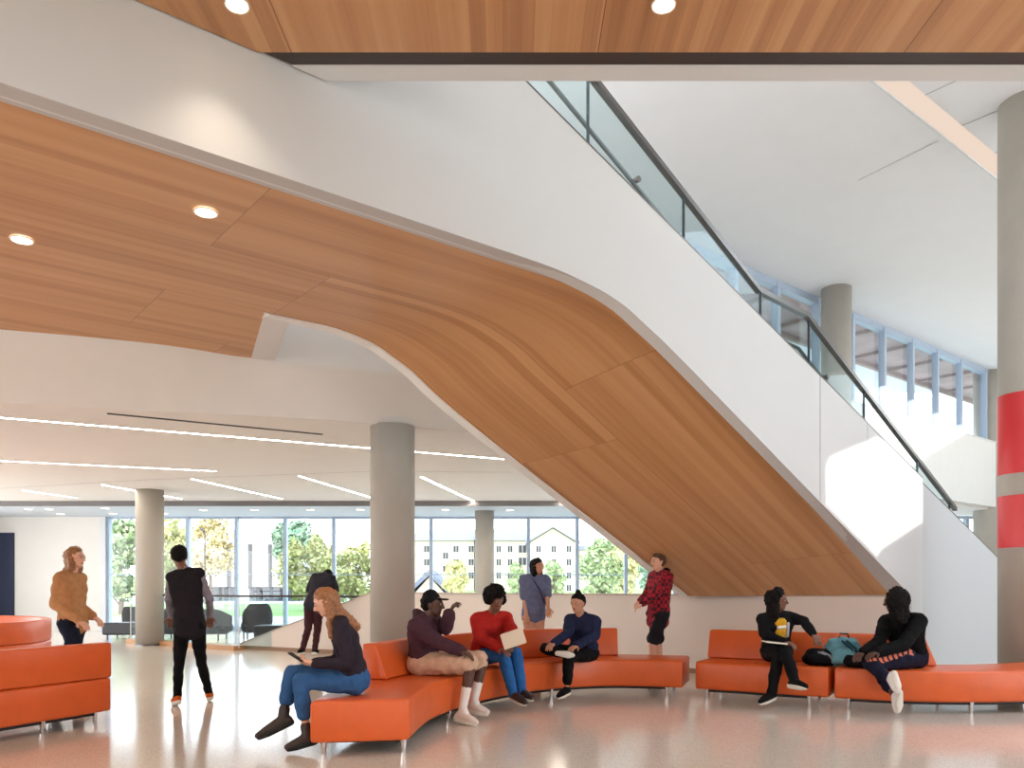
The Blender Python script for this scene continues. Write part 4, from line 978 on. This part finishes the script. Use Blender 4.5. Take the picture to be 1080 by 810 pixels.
# 2 man in vest
t2, i2 = person('person in a dark vest, grey sleeves and orange shoes, seen from behind', dict(pel=Q(200, 660, 9.1), neck=Q(195, 602, 9.15), head=Q(189, 587, 9.2), elL=Q(178, 632, 9.15), wrL=Q(180, 650, 9.35), elR=Q(221, 632, 9.2), wrR=Q(221, 650, 9.4), knL=Q(189, 699, 9.1), anL=Q(187, 735, 9.1), toL=Q(183, 740, 9.2), knR=Q(212, 697, 9.25), anR=Q(220, 731, 9.45), toR=Q(222, 733, 9.6)),
    1.04, 'brown', (.1, 1, 0), fd=(-.3, 1, 0), top=('shirt', cloth('grey_shirt', hexc(140, 134, 146))), jacket=('vest', cloth('dark_vest', hexc(36, 32, 38))), hem=.05, topx=.006, sh=.155, pantx=.002, pants=('trousers', blk), shoe=cloth('orange_shoe', hexc(206, 96, 40)), hair='short', hairm=HM['black'])
# 3 person leaning on the rail
t3, i3 = person('person in dark clothes leaning over the sloping wall by the glass railing', dict(pel=Q(331, 637, 15.35), neck=Q(342, 607, 15.7), head=Q(346, 608, 15.92), elL=Q(326, 622, 15.75), wrL=Q(332, 626, 15.95), elR=Q(354, 622, 15.75), wrR=Q(350, 626, 15.95), knL=Q(325, 663, 15.4), anL=Q(319, 685, 15.35), toL=Q(315, 687.5, 15.25), knR=Q(335, 663, 15.45), anR=Q(332, 685.5, 15.35), toR=Q(335, 687.5, 15.25)),
    1.05, 'brown', (.2, 1, 0), fs=(.2, 1, -.4), fd=(.1, 1, -.6), top=('jacket', cloth('charcoal_jacket', hexc(44, 42, 50))), topx=.03, pants=('trousers', cloth('plum_trousers', hexc(66, 38, 42))), shoe=blk, hair='short', hairm=HM['black'])
# 4 woman with phone
t4, i4 = person('person with long auburn hair, black top and jeans looking at a phone', dict(pel=Q(376, 717, 6.82), neck=Q(358, 652, 6.8), head=Q(343, 636, 6.76), elL=Q(367, 700, 6.60), wrL=Q(333, 700, 6.56), hdL=Q(318, 698, 6.60), elR=Q(358, 697, 6.98), wrR=Q(332, 699, 6.78), hdR=Q(318, 698, 6.72), knL=Q(316, 718, 6.66), anL=Q(324, 776, 6.62), toL=Q(303, 788, 6.56), knR=Q(308, 709, 6.82), anR=Q(298, 757, 6.70), toR=Q(272, 776, 6.64)),
    1.0, 'light', (-1, -.08, 0), fs=(-1, -.2, -.1), fd=(-.85, -.22, -.48), top=('sweater', cloth('black_knit_top', hexc(46, 39, 48))), topx=.016, pants=('jeans', denim), leg=.80, shoe=brownboot, boots=1, hair='longfront', hairm=HM['auburn'], curlL=.6, curlR=.6, palmL=(0, .6, 1), palmR=(0, -.6, 1))
bm = BM(); box(bm, (-.035, -.005, -.07), (.035, .005, .07)); bmesh.ops.transform(bm, matrix=Matrix.Translation(Q(312.5, 693, 6.68)) @ Matrix.Rotation(math.radians(80), 4, 'Z') @ Matrix.Rotation(math.radians(-60), 4, 'X'), verts=bm.verts)
tag(obj('phone', bm, M['black'], bevel=.004), 'small black phone held by the person on the near end of the sofa', 'phone')
# 5 man with cap
plum = cloth('plum_jacket', hexc(74, 48, 58)); sand = cloth('sand_shorts', hexc(206, 170, 146)); wht = cloth('white_sock', hexc(232, 226, 222), noise=.03)
t5, i5 = person('person in a black cap, plum jacket, sand shorts and white socks sitting', dict(pel=Q(446, 698, 8.35), neck=Q(449, 652, 8.3), head=Q(457, 638, 8.27), elR=Q(461, 677, 8.05), wrR=Q(485, 686, 7.98), elL=Q(470, 662, 8.3), wrL=Q(474, 648, 8.22), hdL=Q(477, 641, 8.2), knR=Q(497, 699, 8.0), anR=Q(487, 752, 7.95), toR=Q(502, 762, 7.82), knL=Q(509, 697, 8.25), anL=Q(499, 743, 8.22), toL=Q(514, 751, 8.1)),
    1.1, 'dark', (1, -.3, 0), fs=(1, -.45, 0), fd=(1, -.2, 0), top=('jacket', plum), topx=.035, pants=('shorts', sand), leg=.46, pantx=.03, sock=wht, sockz=.52, shoe=cloth('white_sneaker', hexc(228, 214, 206), noise=.03), hair='cap', hairm=HM['black'], hood=plum, palmL=(1, 0, 0), curlL=.7)
# 6 woman in red
t6, i6 = person('person with afro hair in a red sweater and jeans holding papers on the sofa', dict(pel=Q(512, 689, 9.25), neck=Q(519, 648, 9.1), head=Q(523, 634, 9.02), elR=Q(506, 673, 9.0), wrR=Q(528, 684, 8.72), elL=Q(540, 665, 8.98), wrL=Q(538, 677, 8.72), knR=Q(531, 691, 8.78), anR=Q(541, 731, 8.76), toR=Q(554, 741, 8.58), knL=Q(544, 688, 8.88), anL=Q(551, 729, 8.86), toL=Q(561, 736, 8.68)),
    1.05, 'brown', (.55, -.85, 0), fs=(.5, -.85, 0), fd=(.45, -.85, -.15), top=('sweater', cloth('red_sweater', hexc(178, 40, 34))), topx=.028, pants=('jeans', cloth('jeans_blue', hexc(44, 96, 156))), shoe=brownboot, hair='afro', hairm=HM['black'], sh=.18)
bm = BM(); box(bm, (-.12, -.002, -.09), (.12, .002, .09)); box(bm, (-.11, .004, -.08), (.13, .007, .10)); bmesh.ops.transform(bm, matrix=Matrix.Translation(Q(541, 674, 8.62)) @ Matrix.Rotation(math.radians(-18), 4, 'Y') @ Matrix.Rotation(math.radians(-28), 4, 'X'), verts=bm.verts)
tag(obj('paper_sheet', bm, mat('paper', hexc(240, 222, 200), .8)), 'pale paper sheets held by the person in the red sweater', 'paper')
# 7 girl in blue shirt
t7, i7 = person('person in a loose blue shirt with long dark hair standing behind the sofa', dict(pel=Q(563, 648, 11.8), neck=Q(564.5, 608, 11.8), head=Q(567, 598, 11.75), elR=Q(553, 630, 11.75), wrR=Q(555, 647, 11.65), elL=Q(577, 628, 11.75), wrL=Q(578, 641, 11.6), knR=Q(560, 680, 11.75), anR=Q(560, 708, 11.8), toR=Q(562, 713, 11.6), knL=Q(567, 680, 11.75), anL=Q(567, 708, 11.8), toL=Q(570, 713, 11.6)),
    1.0, 'tan', (.4, -.9, 0), fd=(.75, -.6, 0), top=('shirt', cloth('blue_shirt', hexc(104, 110, 140))), topx=.035, sleeve=.46, pants=('shorts', cloth('peach_shorts', hexc(200, 150, 128))), leg=.35, shoe=blk, hair='long', hairm=HM['black'])
bm = BM(); polytube(bm, [i7['shR'] - i7['rs'] * .07 + i7['ff'] * .06 + V((0, 0, .05)), i7['chest'] + i7['ff'] * .175, i7['waist'] - i7['rs'] * .10 + i7['ff'] * .13, i7['waist'] - i7['rs'] * .16 - V((0, 0, .08))], .010, 6); obj('bag_strap', bm, navyc0, t7, smooth=True)
# 8 navy person
t8, i8 = person('person in navy and black sitting cross-legged in the middle of the sofa', dict(pel=Q(616, 688, 9.98), neck=Q(614, 650, 9.9), head=Q(609, 637, 9.84), elR=Q(599, 668, 9.78), wrR=Q(585, 678, 9.55), elL=Q(628, 670, 9.8), wrL=Q(608, 681, 9.5), knR=Q(575, 684, 9.68), anR=Q(593, 689, 9.42), toR=Q(605, 691, 9.36), knL=Q(600, 692, 9.50), anL=Q(598, 726, 9.48), toL=Q(589, 734, 9.28)),
    1.02, 'tan', (-.4, -.9, 0), fs=(-.5, -.85, 0), fd=(-.6, -.8, -.1), top=('sweater', cloth('navy_knit', hexc(36, 42, 70))), topx=.025, pants=('trousers', blk), leg=.88, shoe=blk, hair='bun', hairm=HM['black'])
# 9 plaid
m = bpy.data.materials.new('red_plaid'); m.use_nodes = True; t = m.node_tree; b = t.nodes['Principled BSDF']; b.inputs['Roughness'].default_value = .9
co = t.nodes.new('ShaderNodeTexCoord'); mp = t.nodes.new('ShaderNodeMapping'); mp.inputs['Rotation'].default_value = (0, 0, .5); ck = t.nodes.new('ShaderNodeTexChecker'); ck.inputs['Scale'].default_value = 20; ck.inputs[1].default_value = hexc(170, 26, 48); ck.inputs[2].default_value = hexc(70, 14, 30)
t.links.new(co.outputs['Object'], mp.inputs[0]); t.links.new(mp.outputs[0], ck.inputs[0]); t.links.new(ck.outputs[0], b.inputs['Base Color'])
t9, i9 = person('person in a red and black plaid jacket standing behind the sofa', dict(pel=Q(694, 648, 11.5), neck=Q(697, 604, 11.5), head=Q(693.5, 593, 11.45), elL=Q(691, 627, 11.2), wrL=Q(678, 636, 11.2), elR=Q(684, 625, 11.7), wrR=Q(676, 634, 11.5), knL=Q(688, 678, 11.35), anL=Q(690, 710, 11.4), toL=Q(682, 714, 11.3), knR=Q(694, 678, 11.6), anR=Q(696, 708, 11.6), toR=Q(688, 712, 11.5)),
    1.06, 'light', (-.9, -.4, 0), top=('jacket', m), topx=.030, hem=.10, pants=('shorts', cloth('black_shorts', hexc(34, 32, 38))), leg=.42, pantx=.02, shoe=blk, sock=wht, sockz=.3, hair='short', hairm=HM['brown'], hood=blk)
# 10 woman with yellow top
t10, i10 = person('person with a yellow and white top under a black jacket, legs crossed', dict(pel=Q(819, 687, 9.5), neck=Q(819, 647, 9.45), head=Q(821, 634, 9.4), elR=Q(806, 669, 9.35), wrR=Q(828, 677, 9.12), elL=Q(848, 655, 9.35), wrL=Q(857, 668, 9.2), knR=Q(821, 690, 9.05), anR=Q(814, 731, 8.98), toR=Q(802, 740, 8.82), knL=Q(829, 688, 8.98), anL=Q(838, 718, 8.78), toL=Q(850, 724, 8.64)),
    1.03, 'brown', (.05, -1, 0), fs=(.15, -1, 0), fd=(.85, -.5, 0), top=('jacket', blk2), topx=.02, pants=('trousers', blk), shoe=blk, hair='big', hairm=HM['black'])
yel = cloth('yellow_top', hexc(214, 160, 44)); c = i10['chest']; ff = i10['ff']; rs = i10['rs']; up = i10['up']
fuse('blouse', [[(c + ff * .075 + rs * .03 + up * .06, .055), (c + ff * .075 - rs * .03 + up * .06, .055), (i10['waist'] + ff * .07 + rs * .03, .06), (i10['waist'] + ff * .07 - rs * .03, .06)]], yel, t10)
fuse('white_print', [[(c + ff * .115 + rs * .035 + up * .005, .026), (c + ff * .115 - rs * .04 + up * .01, .026)]], cloth('white_print', hexc(230, 222, 212), noise=.02), t10, voxel=.008)
fuse('scarf', [[(c + ff * .12 - rs * .085 + up * .05, .018), (c + ff * .125 - rs * .07 - up * .10, .02)]], cloth('grey_scarf', hexc(190, 186, 190)), t10, voxel=.008)
bm = BM(); box(bm, (-.12, -.09, -.012), (.12, .09, .012)); bmesh.ops.transform(bm, matrix=Matrix.Translation(Q(817, 677.5, 9.06)) @ Matrix.Rotation(.1, 4, 'Y'), verts=bm.verts)
o = tag(obj('book', bm, cloth('book_cover', hexc(44, 34, 34)), bevel=.003), 'closed dark book with pale pages on the lap of the person in yellow', 'book')
bm = BM(); box(bm, (-.121, -.092, -.008), (.118, .088, .008)); bmesh.ops.transform(bm, matrix=Matrix.Translation(Q(817, 677.5, 9.06)) @ Matrix.Rotation(.1, 4, 'Y'), verts=bm.verts); obj('pages', bm, mat('book_pages', hexc(236, 226, 208), .8), o)
# 11 person in black with striped trousers
m = bpy.data.materials.new('striped_trousers'); m.use_nodes = True; t = m.node_tree; b = t.nodes['Principled BSDF']; b.inputs['Roughness'].default_value = .85
co = t.nodes.new('ShaderNodeTexCoord'); mp = t.nodes.new('ShaderNodeMapping'); mp.inputs['Rotation'].default_value = (0, .5, .6); wv = t.nodes.new('ShaderNodeTexWave'); wv.inputs['Scale'].default_value = 9; wv.inputs['Distortion'].default_value = 1.5
r = t.nodes.new('ShaderNodeValToRGB'); r.color_ramp.interpolation = 'CONSTANT'; r.color_ramp.elements[0].color = hexc(28, 24, 40); r.color_ramp.elements[1].position = .35; r.color_ramp.elements[1].color = hexc(228, 120, 92)
t.links.new(co.outputs['Object'], mp.inputs[0]); t.links.new(mp.outputs[0], wv.inputs[0]); t.links.new(wv.outputs[0], r.inputs[0]); t.links.new(r.outputs[0], b.inputs['Base Color'])
navyc = cloth('navy_trousers', hexc(26, 26, 46))
J11 = dict(pel=Q(960, 692, 8.98), neck=Q(951, 650, 8.9), head=Q(943, 635, 8.84), elL=Q(953, 680, 8.62), wrL=Q(926, 688, 8.52), elR=Q(928, 676, 8.82), wrR=Q(911, 688, 8.66), knL=Q(917, 700, 8.56), anL=Q(939, 717, 8.36), toL=Q(946, 729, 8.3), knR=Q(923, 702, 8.76), anR=Q(944, 735, 8.44), toR=Q(946, 750, 8.40))
t11, i11 = person('person with full black hair, black top, patterned trousers and white sneakers', J11,
    1.08, 'dark', (-.8, -.6, 0), fs=(-.75, -.65, 0), fd=(-.70, .72, -.08), top=('sweater', cloth('black_fleece', hexc(11, 11, 13))), topx=.03, pants=('trousers', navyc), leg=.85, shoe=cloth('white_trainer', hexc(226, 222, 222), noise=.02), hair='big', hairm=HM['black'])
k_, h_ = J11['knL'], J11['pel'] + V((.05, -.07, 0))
fuse('pattern_panel', [[(k_ + V((.0, -.012, .018)), .062), (k_ + (h_ - k_) * .35 + V((0, -.02, .022)), .066)], [(k_ + (h_ - k_) * .35 + V((0, -.02, .022)), .066), (k_ + (h_ - k_) * .8 + V((0, -.01, .03)), .075)]], m, t11)

# ------------------------------------------------------------------ bags on the sofa
def bag(c, w, d, h, label, m, m2, yaw=0, name='backpack'):
    t_ = thing(name, label, 'bag', (c.x, c.y, c.z)); R = Matrix.Rotation(yaw, 3, 'Z')
    def T_(x, y, z): return c + R @ V((x, y, z))
    fuse('main_pouch', [[(T_(-w * .36, 0, .07), .07), (T_(w * .36, 0, .07), .07), (T_(-w * .26, .01, h - .08), .075), (T_(w * .22, .01, h - .08), .075)]], m, t_, rough=.02)
    fuse('front_pocket', [[(T_(-w * .24, -d * .42, .07), .05), (T_(w * .24, -d * .42, .07), .05), (T_(-w * .2, -d * .34, h * .5), .045), (T_(w * .2, -d * .34, h * .5), .045)]], m, t_, rough=.01)
    for sg in (.30, .42):
        bm = BM(); polytube(bm, [T_(w * (sg - .35), -d * .30, h - .04), T_(w * (sg - .1), -d * .46, h * .62), T_(w * sg, -d * .44, h * .3)], .013, 6); obj('strap', bm, m2, t_, smooth=True)
    bm = BM(); polytube(bm, [T_(-.05, .02, h - .015), T_(-.04, .02, h + .035), T_(.04, .02, h + .035), T_(.05, .02, h - .015)], .010, 6); obj('grab_handle', bm, m2, t_, smooth=True)
def onseat(px, D): return V((PX(px, D), D, .452))
bag(onseat(890, 9.14), .40, .24, .33, 'teal backpack with dark straps standing on the sofa between two people', cloth('teal_canvas', hexc(98, 146, 158)), cloth('dark_teal_strap', hexc(30, 62, 76)), -.4)
bag(onseat(864, 9.2), .32, .22, .20, 'black bag with a grey bundle lying left of the teal backpack', blk, cloth('grey_strap', hexc(150, 150, 156)), -.3, 'shoulder_bag')
bag(onseat(905, 8.98), .26, .2, .14, 'small black bag lying just right of the teal backpack', blk, blk2, -.3, 'shoulder_bag')
